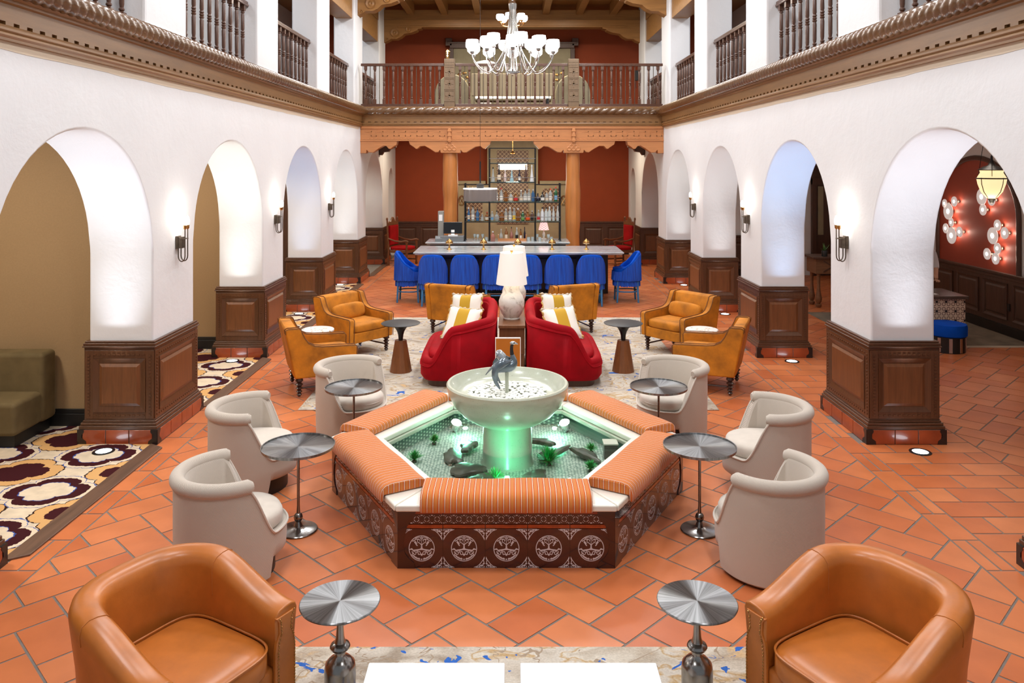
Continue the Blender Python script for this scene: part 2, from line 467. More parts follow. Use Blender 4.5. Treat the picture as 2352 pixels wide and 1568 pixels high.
for cxx in (-1.53, 1.51):
    g = MB()
    for j in range(3):
        z0 = 3.75 - j * .115
        g.prism([(-.03, z0), (-.055, z0 - .085), (.055, z0 - .085), (.03, z0)], 19.15, 19.22, 'y')
        g.bx(-.035, .035, 19.16, 19.22, z0 - .115, z0 - .085)
    obj('carved_pendant', g, M['wood_beam'], t, (cxx, 0, 0), bevel=.006)
    g = MB()
    for r in range(3):
        for q in range(r + 1):
            g.lathe([(.001, 0), (.055, .0), (.06, .012), (.045, .02), (.03, .014), (.001, .014)], 14, M=Matrix.Translation((cxx + (q - r / 2) * .11, 19.222, 3.36 - r * .055)) @ Matrix.Rotation(PI / 2, 4, 'X'))
    obj('scale_carving', g, M['wood_beam'], t)
for i, cxx in enumerate((-1.53, 1.51)):
    g = MB(); prof_l = []
    for j in range(25):
        z = 3.16 * j / 24; prof_l.append((.178 + .012 * math.sin(z * 3.1 + i * 2) + .006 * math.sin(z * 9 + i), z))
    g.lathe(prof_l, 28); m2 = g.mesh('log_column')
    o = obj('column', m2, M['wood_log'], None, (cxx, 19.45, 0)); tag(o, 'honey pine log column to the %s of the bar shelves' % ('left', 'right')[i], 'column', kind='structure')
# joists under the balcony
t = thing('ceiling_bar', 'dark timber joists under the balcony', 'ceiling', kind='structure')
for j in range(9):
    g = MB(); g.bx(-.09, .09, 19.6, 24.55, 3.72, 3.92); obj('joist', g, M['wood_walnut'], t, (-3.4 + j * .85, 0, 0))
for s in (-1, 1):                  # corbelled cross pieces seen in the gaps of the beam
    g = MB(); g.prism([(0, 3.44), (.45, 3.44), (.45, 3.34), (.3, 3.3), (.25, 3.22), (.1, 3.2), (.05, 3.12), (0, 3.12)], -.12, .12, 'y')
    obj('corbel', g, M['wood_walnut'], t, (s * 3.70, 22.0, 0), (0, 0, 0 if s < 0 else PI))

# upper timber: two great beams with carved corbels, joists
for bi, (yb, zb) in enumerate(((19.45, 7.02), (23.45, 6.97))):
    t = thing('trim_ceiling_beam_%d' % (bi + 1), ('nearer', 'farther')[bi] + ' carved timber ceiling beam across the gallery end', 'beam', kind='structure')
    g = MB(); g.bx(-3.85, 3.85, yb - .18, yb + .18, zb, 7.45); g.bx(-3.85, 3.85, yb - .2, yb + .2, zb + .18, zb + .2); g.bx(-3.4, 3.4, yb - .2, yb + .2, zb - .04, zb)
    obj('beam', g, M['wood_upper'], t, bevel=.012)
    for s in (-1, 1):
        g = MB(); pr = [(0, 0), (1.15, 0), (1.13, -.07), (1.02, -.09), (1.0, -.13), (.85, -.19), (.62, -.23), (.52, -.32), (.4, -.38), (.22, -.38), (.16, -.42), (0, -.5)]
        g.prism(pr, -.17, .17, 'y', smooth=False)
        for q, (cxq, czq, rr) in enumerate(((.35, -.2, .13), (.75, -.1, .08), (.1, -.4, .05))):
            g.lathe([(.001, .0), (rr * .3, .02), (rr * .6, .005), (rr, .025), (rr * 1.05, 0)], 14, M=Matrix.Translation((cxq, -.17, czq)) @ Matrix.Rotation(PI / 2, 4, 'X'))
        obj('corbel', g, M['wood_upper'], t, (s * -3.82, yb, zb), (0, 0, 0 if s > 0 else PI), bevel=.02)
t = thing('trim_joists', 'row of timber ceiling joists running into the carved beams', 'joists', kind='structure')
for j in range(9):
    x = -4 + j * 1.0
    for (a, b) in ((12.0, 19.27), (19.63, 23.27)):
        g = MB(); g.bx(-.1, .1, a, b, 7.3, 7.62); obj('joist', g, M['wood_upper'], t, (x, 0, 0), bevel=.01)

# panelled plinths of the piers
def face_M(o, u, wv):
    u = Vector(u); wv = Vector(wv); v = Vector((0, 0, 1))
    return Matrix(((u.x, v.x, wv.x, o[0]), (u.y, v.y, wv.y, o[1]), (u.z, v.z, wv.z, o[2]), (0, 0, 0, 1)))
def fbar(g, F, u0, u1, v0, v1, w0, w1): g.bx(u0, u1, v0, v1, w0, w1, F)
def raised(g, F, u0, u1, v0, v1, w0, w1, inset):
    vs = [(u0, v0, w0), (u1, v0, w0), (u1, v1, w0), (u0, v1, w0), (u0 + inset, v0 + inset, w1), (u1 - inset, v0 + inset, w1), (u1 - inset, v1 - inset, w1), (u0 + inset, v1 - inset, w1)]
    g.add(vs, [(4, 5, 6, 7), (0, 1, 5, 4), (1, 2, 6, 5), (2, 3, 7, 6), (3, 0, 4, 7)], False, F)
def ring(g, F, u0, u1, v0, v1, t, w0, w1, w2):
    """sloped picture-frame moulding: outer edge w1, inner edge w2"""
    o = [(u0, v0), (u1, v0), (u1, v1), (u0, v1)]; i = [(u0 + t, v0 + t), (u1 - t, v0 + t), (u1 - t, v1 - t), (u0 + t, v1 - t)]
    vs = [(*p, w0) for p in o] + [(*p, w1) for p in o] + [(*p, w2) for p in i] + [(*p, w0) for p in i]
    fs = []
    for k in range(4):
        j = (k + 1) % 4
        fs += [(k, j, 4 + j, 4 + k), (4 + k, 4 + j, 8 + j, 8 + k), (8 + k, 8 + j, 12 + j, 12 + k)]
    g.add(vs, fs, False, F)
def panel_face(t, F, L, z0, z1, mp, mf, carve=True, st=.085):
    """frame, moulding and raised panel on one face (u 0..L)"""
    g = MB()
    fbar(g, F, 0, st, z0, z1, 0, .012); fbar(g, F, L - st, L, z0, z1, 0, .012)
    fbar(g, F, st, L - st, z0, z0 + .07, 0, .012); fbar(g, F, st, L - st, z1 - .08, z1, 0, .012)
    obj('frame', g, mf, t, bevel=.003)
    g = MB(); a, b, c, d = st, L - st, z0 + .07, z1 - .08
    ring(g, F, a, b, c, d, .03, 0, .02, .008); ring(g, F, a + .03, b - .03, c + .03, d - .03, .02, 0, .009, .001)
    obj('panel_moulding', g, mf, t)
    g = MB(); raised(g, F, a + .06, b - .06, c + .06, d - .06, .0, .016, .03); obj('panel', g, mp, t)
    if carve:
        g = MB(); q = z0 + .03
        while q < z1 - .05:
            for u in (.04, L - .04): fbar(g, F, u - .012, u + .012, q, q + .018, .012, .018)
            q += .034
        q = st
        while q < L - st:
            fbar(g, F, q, q + .03, z1 - .05, z1 - .036, .012, .018); fbar(g, F, q, q + .03, z0 + .028, z0 + .042, .012, .018); q += .05
        o = obj('carving', g, mf, t); o['kind'] = 'stuff'
DX = XB - XW
def plinth(s, mats):
    """origin: atrium-side near corner of the white pier; u outward from the hall is s"""
    t = thing('trim_0', '', None, kind='structure'); mp, mf = mats
    e = .025
    def B(g, d, z0, z1): g.bx(-s * d, s * (DX + d), -d, PW + d, z0, z1)
    g = MB(); B(g, e, .15, .99); obj('core', g, mf, t)
    g = MB(); B(g, .034, .955, .985); B(g, .05, .985, 1.0); B(g, .042, 1.0, 1.03); B(g, .03, 1.03, 1.05); obj('cap_moulding', g, M['wood_dark_x'], t, bevel=.006)
    g = MB(); B(g, .072, .15, .185); B(g, .06, .185, .215); B(g, .045, .215, .235); B(g, .036, .235, .25); obj('base_moulding', g, M['wood_dark_x'], t, bevel=.006)
    xl = -e if s > 0 else -(DX + e)
    panel_face(t, face_M((xl, -e, 0), (1, 0, 0), (0, -1, 0)), DX + 2 * e, .25, .955, mp, mf)
    panel_face(t, face_M((-s * e, -e, 0), (0, 1, 0), (-s, 0, 0)), PW + 2 * e, .25, .955, mp, mf)
    panel_face(t, face_M((xl, PW + e, 0), (1, 0, 0), (0, 1, 0)), DX + 2 * e, .25, .955, mp, mf, False)
    panel_face(t, face_M((s * (DX + e), -e, 0), (0, 1, 0), (s, 0, 0)), PW + 2 * e, .25, .955, mp, mf, False)
    g = MB(); B(g, .072, 0, .15); obj('tile_bed', g, M['grout_dark'], t)
    d = .08
    for (o0, u, wv, L) in (((-d if s > 0 else -(DX + d), -d + .008, 0), (1, 0, 0), (0, -1, 0), DX + 2 * d), ((-s * (d - .008), -d, 0), (0, 1, 0), (-s, 0, 0), PW + 2 * d),
                           ((-d if s > 0 else -(DX + d), PW + d - .008, 0), (1, 0, 0), (0, 1, 0), DX + 2 * d)):
        F = face_M(o0, u, wv); n = 3 if L < .9 else 4
        cw = .075
        for q in (0, 1):
            g = MB(); pr = [(0, 0), (cw + .02, 0), (cw + .015, .035), (cw - .03, .07), (cw - .028, .1), (cw - .005, .13), (cw - .01, .15), (0, .15)]
            if q: pr = [(L - a, b) for a, b in pr]
            g.prism(pr, 0, .0125, 'z', F); obj('corner_tile', g, M['base_dark'], t)
        w_ = (L - 2 * .05) / n
        for k in range(n):
            g = MB(); fbar(g, F, .05 + k * w_ + .004, .05 + (k + 1) * w_ - .004, .004, .147, 0, .010); obj('base_tile', g, M['base_tile'], t, bevel=.003)
    return t
words = ['', 'nearest', 'second', 'third', 'fourth', 'fifth', 'sixth']
k = 0
for s, nm in ((-1, 'left'), (1, 'right')):
    base = plinth(s, (M['wood_panel'], M['wood_dark'])); tree = snapshot(base)
    for i, y in enumerate(P0S[1:]):
        k += 1
        o = base if i == 0 else dup(base, tree=tree)
        o.location = (s * XW, y, 0); o.name = 'trim_%d' % k
        pos = 'cut by the frame edge' if i == 0 else words[i] + ' pier from the camera'
        o['label'] = 'carved dark oak panelling with terracotta base tiles around the %s pier, %s' % (nm, pos)
        o['category'] = 'panelling'
# wainscot of the back wall and right aisle wall
def wainscot(name, F, L, label, n, mf, mp):
    t = thing(name, label, 'panelling', kind='structure')
    g = MB(); fbar(g, F, 0, L, .16, .98, 0, .03); obj('backing', g, mf, t)
    g = MB(); fbar(g, F, 0, L, .98, 1.0, 0, .06); fbar(g, F, 0, L, 1.0, 1.04, 0, .075); fbar(g, F, 0, L, .93, .98, 0, .045); obj('cap_moulding', g, mf, t, bevel=.006)
    g = MB(); fbar(g, F, 0, L, .0, .17, 0, .06); obj('base_tiles', g, M['base_dark'], t)
    F2 = F @ Matrix.Translation((0, 0, .03)); w_ = L / n
    for i in range(n):
        F3 = F2 @ Matrix.Translation((i * w_, 0, 0))
        g = MB(); ring(g, F3, .07, w_ - .07, .26, .87, .035, 0, .022, .006); obj('panel_moulding', g, mf, t)
        g = MB(); raised(g, F3, .13, w_ - .13, .32, .81, 0, .015, .03); obj('panel', g, mp, t)
wainscot('trim_13', face_M((-XW, YB, 0), (1, 0, 0), (0, -1, 0)), 2 * XW, 'dark oak wainscot along the red wall behind the bar', 10, M['wood_walnut'], M['wood_walnut'])
wainscot('trim_14', face_M((8.34, 9.0, 0), (0, 1, 0), (-1, 0, 0)), 13.0, 'dark oak wainscot along the right aisle wall under the red niche', 16, M['wood_walnut'], M['wood_walnut'])

# ---------------------------------------------------------------- floor
g = MB(); g.bx(-8.2, 8.5, -1.5, YB, -.12, -.003)
floor = struct('floor', g, M['grout'], 'terracotta tile floor laid in herringbone with grey grout')
def clip(poly, x0, x1, y0, y1):
    for (ax, val, sg) in ((0, x0, 1), (0, x1, -1), (1, y0, 1), (1, y1, -1)):
        out = []
        for i in range(len(poly)):
            p, q = poly[i - 1], poly[i]
            dp, dq = sg * (p[ax] - val), sg * (q[ax] - val)
            if (dp < 0) != (dq < 0):
                t = dp / (dp - dq); out.append((p[0] + (q[0] - p[0]) * t, p[1] + (q[1] - p[1]) * t))
            if dq >= 0: out.append(q)
        poly = out
        if len(poly) < 3: return []
    return poly
def area(p): return abs(sum(p[i - 1][0] * p[i][1] - p[i][0] * p[i - 1][1] for i in range(len(p)))) / 2
TW, TL, GR = .285, .455, .0078
def herring(x0, x1, y0, y1):
    out = []; c = math.cos(PI / 4)
    R = 60
    cx, cy = (x0 + x1) / 2, (y0 + y1) / 2
    diag = math.hypot(x1 - x0, y1 - y0) / 2 + 1
    for i in range(-R, R + 1):
        for j in range(-R // 2, R // 2 + 1):
            bx_, by_ = i * TW + j * (TL + TW), i * TW + j * (TW - TL)
            wx, wy = (bx_ - by_) * c, (bx_ + by_) * c
            if abs(wx) > diag or abs(wy) > diag: continue
            for (a, b, w_, h_) in ((0, 0, TL, TW), (TL, TW - TL, TW, TL)):
                q = [(bx_ + a + GR, by_ + b + GR), (bx_ + a + w_ - GR, by_ + b + GR), (bx_ + a + w_ - GR, by_ + b + h_ - GR), (bx_ + a + GR, by_ + b + h_ - GR)]
                q = [((x - y) * c + cx + .04, (x + y) * c + cy - .085) for x, y in q]
                p = clip(q, x0 + GR, x1 - GR, y0 + GR, y1 - GR)
                if len(p) > 2 and area(p) > .004: out.append(p)
    return out
def rows(x0, x1, y0, y1, w_, h_, off=.5):
    out = []; y = y0; r = 0
    while y < y1 - .02:
        x = x0 - (off * w_ if r % 2 else 0)
        while x < x1:
            p = clip([(x + GR, y + GR), (x + w_ - GR, y + GR), (x + w_ - GR, y + h_ - GR), (x + GR, y + h_ - GR)], x0 + GR, x1 - GR, y0, y1)
            if len(p) > 2 and area(p) > .004: out.append(p)
            x += w_
        y += h_; r += 1
    return out
tiles = herring(-3.36, 3.36, 2.4, 24.9)
tiles += rows(3.36, 3.58, 2.4, 24.9, .22, .45); tiles += rows(-3.645, -3.36, 2.4, 24.9, .285, .45)
tiles += rows(3.58, 4.72, 2.4, 24.9, .46, .285, .45); tiles += herring(4.72, 8.28, 5.5, 24.9)
def blocked(x, y):
    if math.hypot(x + .04, y - 6.92) < 1.0: return True
    if abs(x) < 1.25 and y < 4.3: return True
    if 9.6 < y < 14.1 and abs(x + .1) < 2.0: return True
    if 3.75 < x < 4.35:
        for p in P0S:
            if p + .02 < y < p + PW - .02: return True
    return False
def proj(x, y): return (1176 + 1800 * x / y, 376 + 1800 * H / y)
vis = []; rest = []
for p in tiles:
    cxp, cyp = sum(q[0] for q in p) / len(p), sum(q[1] for q in p) / len(p)
    if blocked(cxp, cyp): continue
    pp = [proj(*q) for q in p]; mx, my = proj(cxp, cyp)
    inside = 0 < mx < 2352 and my < 1560
    (vis if inside else rest).append((area(pp), p))
vis.sort(key=lambda q: -q[0])
rest += vis[300:]
for a, p in vis[:300]:
    cxp, cyp = sum(q[0] for q in p) / len(p), sum(q[1] for q in p) / len(p)
    g = MB(); q = [(x - cxp, y - cyp) for x, y in p]
    if area(q) > 0 and sum(q[i - 1][0] * q[i][1] - q[i][0] * q[i - 1][1] for i in range(len(q))) < 0: q = q[::-1]
    g.prism(q, -.008, 0, 'z')
    inn = [(x * .985, y * .985) for x, y in q]
    obj('tile', g, M['terracotta'], floor, (cxp, cyp, random.uniform(-.0008, .0008)))
g = MB()
for a, p in rest:
    if sum(p[i - 1][0] * p[i][1] - p[i][0] * p[i - 1][1] for i in range(len(p))) < 0: p = p[::-1]
    g.prism(p, -.008, 0, 'z')
o = obj('tile_field', g, M['terracotta'], floor); o['kind'] = 'stuff'; o['label'] = 'smaller and farther terracotta tiles'

# ---------------------------------------------------------------- left aisle carpet and threshold
def carpet_mat():
    m = Mat('medallion_carpet'); x, y, z = m.xyz()
    wob = m.noise(26, 2); wob = (wob - .5) * .05
    u = x / 1.02; v = y / .86
    def cell(du, dv):
        a = (u + du).fract() - .5; b = (v + dv).fract() - .5
        r = (a * a + b * b).sqrt(); th = b.atan2(a)
        lob = ((th * 2.0).cos().abs().sqrt() * .22) + ((th * 4.0).sin().abs() * .05) + .74
        return r / lob + wob
    A = cell(0, 0); B = cell(.5, .5)
    beige, tan, mar, blue, dark = lin(214, 196, 170), lin(206, 160, 104), lin(60, 22, 26), lin(60, 84, 150), lin(44, 24, 22)
    base = m.ramp(m.noise(9, 4), [(.3, sc3(beige, .85)), (.7, sc3(beige, 1.08))])
    cA = m.mix(A.lt(.385), base, dark); cA = m.mix(A.lt(.37), cA, tan); cA = m.mix(A.lt(.255), cA, mar)
    cB = m.mix(B.lt(.40), cA, blue); cB = m.mix(B.lt(.39), cB, beige); cB = m.mix(B.lt(.345), cB, mar); cB = m.mix(B.lt(.235), cB, blue); cB = m.mix(B.lt(.225), cB, base)
    m.color(cB).set(rough=.95, spec=.1); m.bump(m.noise(220, 2), .5, .004); return m.m
M['carpet'] = carpet_mat()
g = MB(); g.bx(-8.05, -3.66, 1.0, 19.3, -.008, .006); o = struct('floor_carpet', g, M['carpet'], 'patterned maroon and beige medallion carpet of the left aisle')
k = 0
for a, b in zip(P0S, P0S[1:]):
    y0, y1 = a + PW + .085, b - .085
    g = MB(); g.prism([(-3.70, y0), (-3.54, y0 + .1), (-3.54, y1 - .1), (-3.70, y1)][::-1], -.005, .016, 'z')
    k += 1
    o = obj('threshold_%d' % k, g, M['wood_threshold'], None, bevel=.006); tag(o, 'dark oak threshold strip at the carpet edge under the %s left arch' % ['hidden first', 'nearest', 'second', 'third', 'fourth', 'fifth'][k - 1], 'threshold', kind='structure')
# ------------------------------------------------------------------ the hexagonal tiled fountain
FX, FY, FR = -.04, 6.92, 1.54
A6 = math.cos(PI / 6)
def speckled(name, c, rough=.3):
    m = Mat(name); n = m.noise(120, 2); n2 = m.noise(4, 3)
    base = m.ramp(n2, [(.3, sc3(c, .9)), (.7, sc3(c, 1.06))])
    m.color(m.mix(n.lt(.31), base, sc3(c, .58))).set(rough=rough, coat=.5, crough=.15); return m.m
M['stoneware'] = speckled('speckled_stoneware', lin(184, 189, 170))
M['marble_cream'] = plain('cream_limestone', lin(232, 228, 216), .35, .04, 5, coat=.2)
M['mahog'] = plain('mahogany_glazed_tile', lin(66, 26, 20), .14, .35, 7, coat=.6)
M['mahog_corner'] = plain('dark_mahogany_tile', lin(54, 18, 14), .14, .25, 9, coat=.6)
M['amber'] = plain('amber_glazed_tile', lin(150, 56, 14), .14, .5, 9, coat=.6)
M['print'] = plain('white_glaze_print', lin(206, 200, 204), .3, .06, 9)
def mosaic():
    m = Mat('grey_green_mosaic'); x, y, z = m.xyz()
    v = m.nt.nodes.new('ShaderNodeTexVoronoi'); v.inputs['Scale'].default_value = 36; v.inputs['Randomness'].default_value = .35
    m.nt.links.new(m.coord(), v.inputs['Vector'])
    d = S(m.nt, v.outputs['Distance'])
    c = m.ramp(d, [(.0, lin(240, 242, 232)), (.36, lin(226, 232, 220)), (.48, lin(158, 176, 164)), (1, lin(128, 148, 136))])
    m.color(c).set(rough=.35); return m.m
M['mosaic'] = mosaic()
def mosaic_side():
    m = Mat('dark_mosaic_band'); x, y, z = m.xyz()
    u = (x + y * .57) / .045; v = z / .032
    a = (u.fract() - .5).abs(); b = ((v + u.floor() * .5).fract() - .5).abs()
    f = (a + b).lt(.34)
    m.color(m.mix(f, lin(60, 92, 80), lin(206, 216, 200))).set(rough=.3); return m.m
M['mosaic_side'] = mosaic_side()
def water():
    m = Mat('clear_green_water'); nt = m.nt
    t = nt.nodes.new('ShaderNodeBsdfTransparent'); t.inputs[0].default_value = (.92, .99, .96, 1)
    gl = nt.nodes.new('ShaderNodeBsdfGlossy'); gl.inputs['Roughness'].default_value = .03
    fr = nt.nodes.new('ShaderNodeFresnel'); fr.inputs[0].default_value = 1.25
    mx = nt.nodes.new('ShaderNodeMixShader'); nt.links.new(fr.outputs[0], mx.inputs[0]); nt.links.new(t.outputs[0], mx.inputs[1]); nt.links.new(gl.outputs[0], mx.inputs[2])
    b = nt.nodes.new('ShaderNodeBump'); b.inputs['Strength'].default_value = .15; b.inputs['Distance'].default_value = .02
    n = m.noise(7, 2); nt.links.new(n.k, b.inputs['Height']); nt.links.new(b.outputs[0], gl.inputs['Normal'])
    nt.links.new(mx.outputs[0], m.out.inputs[0]); return m.m
M['water'] = water()

ft = thing('fountain', 'hexagonal tiled fountain with stoneware bowl and green lit pool in the hall centre', 'fountain', (FX, FY, 0))
def hexpts(R): return [(R * math.cos(PI / 3 * k), R * math.sin(PI / 3 * k)) for k in range(6)]
def hexring(g, Ro, Ri, z0, z1):
    o, i = hexpts(Ro), hexpts(Ri)
    vs = [(*p, z0) for p in o] + [(*p, z1) for p in o] + [(*p, z0) for p in i] + [(*p, z1) for p in i]
    fs = []
    for k in range(6):
        j = (k + 1) % 6
        fs += [(k, j, 6 + j, 6 + k), (6 + k, 6 + j, 18 + j, 18 + k), (12 + j, 12 + k, 18 + k, 18 + j), (j, k, 12 + k, 12 + j)]
    g.add(vs, fs)
g = MB(); hexring(g, FR - .014, 1.14, 0, .41); obj('basin_wall', g, M['mahog_corner'], ft)
g = MB(); hexring(g, 1.141, 1.128, .24, .37); obj('mosaic_band', g, M['mosaic_side'], ft)
g = MB(); g.prism(hexpts(1.14), .2, .25, 'z'); obj('pool_floor', g, M['mosaic'], ft)
g = MB(); hexring(g, 1.14, 1.07, .372, .412); obj('stone_lip', g, M['stoneware'], ft, bevel=.01)
g = MB(); g.add([(*p, .362) for p in hexpts(1.13)], [tuple(range(6))]); obj('water', g, M['water'], ft)
for k in range(6):
    o = hexpts(FR + .045); i = hexpts(1.09); j = (k + 1) % 6
    d = .0015
    def mv(p, q, t): return (p[0] + (q[0] - p[0]) * t, p[1] + (q[1] - p[1]) * t)
    q = [mv(o[k], o[j], d), mv(o[k], o[j], 1 - d), mv(i[k], i[j], 1 - d), mv(i[k], i[j], d)]
    g = MB(); g.prism(q, .412, .462, 'z'); obj('coping_slab', g, M['marble_cream'], ft, bevel=.014)
# printed ornament meshes, flat glaze on the tiles
def rib(g, pts, w_, z=.0005, closed=False):
    n = len(pts); vs = []; fs = []
    for i in range(n):
        a = pts[(i - 1) % n] if (closed or i > 0) else pts[i]; b = pts[(i + 1) % n] if (closed or i < n - 1) else pts[i]
        dx, dy = b[0] - a[0], b[1] - a[1]; L = math.hypot(dx, dy) or 1
        ww = w_ if not isinstance(w_, (list, tuple)) else w_[i]
        nx, ny = -dy / L * ww / 2, dx / L * ww / 2
        vs += [(pts[i][0] + nx, pts[i][1] + ny, z), (pts[i][0] - nx, pts[i][1] - ny, z)]
    for i in range(n if closed else n - 1):
        j = (i + 1) % n; fs.append((2 * i, 2 * i + 1, 2 * j + 1, 2 * j))
    g.add(vs, fs)
def arc2(cx, cy, r, a0, a1, n=14, r1=None):
    r1 = r if r1 is None else r1
    return [(cx + (r + (r1 - r) * i / n) * math.cos(math.radians(a0 + (a1 - a0) * i / n)), cy + (r + (r1 - r) * i / n) * math.sin(math.radians(a0 + (a1 - a0) * i / n))) for i in range(n + 1)]
def dot(g, cx, cy, r, n=8, z=.0005): g.add([(cx + r * math.cos(2 * PI * i / n), cy + r * math.sin(2 * PI * i / n), z) for i in range(n)], [tuple(range(n))])
def sym(g, pts, w_): rib(g, pts, w_); rib(g, [(-x, y) for x, y in pts], w_)
g = MB()
rib(g, arc2(0, 0, .09, 0, 360, 40)[:-1], .0055, closed=True)
rib(g, [(0, -.012), (0, .03)], [.016, .006]); sym(g, [(0, .022), (.012, .036), (.028, .044), (.03, .058), (.018, .066), (.010, .058), (.014, .05)], .0055)
rib(g, [(0, .03), (0, .062)], .003); rib(g, arc2(0, .074, .009, 0, 360, 12)[:-1], .004, closed=True); dot(g, 0, .074, .004)
sym(g, [(.02, .066), (.038, .066), (.055, .056), (.066, .05)], .006); sym(g, [(.012, .08), (.03, .078), (.048, .07)], .005)
sym(g, [(.036, .03), (.05, .05)], .013); sym(g, [(.04, .028), (.03, .018)], .007)
sym(g, [(.086, -.008), (.07, -.004), (.06, -.014), (.035, -.012), (.015, -.008), (0, -.004)], [.006, .012, .008, .011, .009, .014])
for a in (.02, .052): sym(g, arc2(a, -.036, .016, 60, 420, 16, .003), .005)
sym(g, [(.07, -.022), (.062, -.034), (.07, -.046), (.058, -.054)], .007)
sym(g, arc2(0, 0, .078, -40, -82, 10), .010)
for q in range(5): dot(g, (q - 2) * .019, -.070 - .006 * (2 - abs(q - 2)) + .004, .0055)
dot(g, 0, -.045, .008); sym(g, [(.03, -.016), (.036, -.028), (.024, -.03)], .006)
medal = g.mesh('medallion_print'); medal.materials.append(M['print'])
def spand(g, qx, qy):
    hx, hy = .1475, .137
    pts = [p for p in arc2(0, 0, .158, 0, 90, 40) if p[0] < hx and p[1] < hy]
    T = lambda P: [(qx * x, qy * y) for x, y in P]
    rib(g, T(pts), .004); rib(g, T([(pts[-1][0], hy), (hx, hy)]), .003)
    for (x, y, r) in ((.128, .122, .008), (.143, .108, .005), (.112, .13, .005), (.143, .128, .004), (.139, .09, .004), (.094, .132, .003)): dot(g, qx * x, qy * y, r)
    rib(g, T([(.146, .07), (.138, .085), (.144, .1), (.134, .108), (.14, .118)]), .004); rib(g, T([(.07, .135), (.09, .127), (.104, .132), (.112, .12), (.122, .128)]), .004)
    rib(g, T(arc2(.122, .112, .014, 20, 250, 9, .006)), .0035)
g = MB()
for qx in (-1, 1):
    for qy in (-1, 1): spand(g, qx, qy)
spandm = g.mesh('spandrel_print'); spandm.materials.append(M['print'])
g = MB()
for q in range(4):
    x = (q - 1.5) * .0735
    for a in (0, 90, 180, 270): rib(g, arc2(x, 0, .0175, a + 12, a + 78, 5), .004)
    for a in (0, 180): rib(g, arc2(x, 0, .031, a + 35, a + 60, 4), .0025); rib(g, arc2(x, 0, .031, a + 120, a + 145, 4), .0025)
    for sx in (-1, 1):
        for sy in (-1, 1): dot(g, x + sx * .033, sy * .027, .004)
bandm = g.mesh('ring_print'); bandm.materials.append(M['print'])
tb = MB(); tb.bx(-.1497, .1497, -.139, .139, -.013, 0); tile_me = tb.mesh('medallion_tile'); tile_me.materials.append(M['mahog'])
tb = MB(); tb.bx(-.1485, .1485, -.0345, .0345, -.013, 0); band_me = tb.mesh('border_tile'); band_me.materials.append(M['mahog'])
tb = MB(); tb.bx(-.1485, .1485, -.0125, .0125, -.013, 0); amber_me = tb.mesh('amber_strip'); amber_me.materials.append(M['amber'])
for k in range(6):
    an = PI / 6 + k * PI / 3                   # outward direction of this face
    wv = Vector((math.cos(an), math.sin(an), 0)); u = Vector((-math.sin(an), math.cos(an), 0))
    F = face_M(wv * (FR * A6), u, wv)
    def put(me, uu, vv, ww, parent=ft, nm=None):
        o = obj(nm or me.name.split('.')[0], me, None, parent)
        o.matrix_basis = F @ Matrix.Translation((uu, vv, ww)); return o
    for i in range(5):
        uu = (i - 2) * .302
        t_ = put(tile_me, uu, .14, 0)
        for me in (medal, spandm):
            c = obj(me.name, me, None, t_); c['kind'] = 'stuff'
        t2 = put(band_me, uu, .348, 0); obj('ring_print', bandm, None, t2)['kind'] = 'stuff'
        put(amber_me, uu, .296, .001); put(amber_me, uu, .397, .001)
    for sgn in (-1, 1):
        E = FR / 2 + .004
        pr = [(0, 0), (.125, 0), (.115, .04), (.075, .075), (.05, .11), (.04, .17), (.05, .23), (.062, .27), (.066, .30), (.09, .33), (.115, .36), (.13, .41), (0, .41)]
        g = MB(); g.prism([(sgn * (E - a), b) for a, b in pr], -.01, .008, 'z', F); obj('corner_tile', g, M['mahog_corner'], ft)
g = MB(); g.lathe([(.235, .25), (.22, .27), (.215, .6), (.23, .61)], 40); obj('pedestal', g, M['stoneware'], ft)
g = MB(); g.lathe([(.20, .585), (.225, .60), (.30, .628), (.40, .69), (.475, .775), (.52, .865), (.535, .925), (.538, .945), (.528, .957), (.508, .957), (.492, .935), (.455, .885), (.40, .858), (.30, .85), (.001, .848)], 64)
obj('bowl', g, M['stoneware'], ft)
# seat cushions on the coping
def stripes():
    m = Mat('orange_stripe_fabric'); x, y, z = m.xyz()
    nx, ny, nz = m.xyz('Normal'); e_ = nx.abs().gt(.7); u = ((x * (e_ * -1.0 + 1.0) + y * e_ + 5.0) / .0415).fract()
    org, rust, whi, tan = lin(212, 110, 50), lin(140, 58, 26), lin(240, 222, 200), lin(206, 136, 66)
    st = [(0, whi), (.085, rust), (.13, org), (.27, rust), (.31, tan), (.42, org), (.50, lin(178, 110, 52)), (.56, tan), (.66, org), (.76, rust), (.80, org), (.94, rust)]
    m.color(m.ramp(u, st, 'CONSTANT')).set(rough=.85, spec=.2, sheen=.2); m.bump(m.noise(300, 2), .2, .002); return m.m
M['stripe'] = stripes()
side_names = ['back right', 'back', 'back left', 'front left', 'front', 'front right']
sec = [(1.055, .466), (1.05, .50), (1.06, .532), (1.10, .542), (1.20, .546), (1.32, .546), (1.37, .535), (1.398, .51), (1.408, .47), (1.405, .425), (1.395, .415), (1.383, .425), (1.38, .466)]
g = MB(); n = len(sec); N = 15
def cfn(u, v):
    i = u * (N - 1); t = -0.61 + 1.22 * u
    p = sec[int(round(v * n)) % n]; return (t, -p[0], p[1] + .004 * math.sin(t * 9) * (p[1] > .5))
g.grid(cfn, N, n, cv=True)
g.f.append(list(range(n))); g.sm.append(False); g.f.append([(N - 1) * n + i for i in range(n)][::-1]); g.sm.append(False)
cme = g.mesh('seat_cushion', 50)
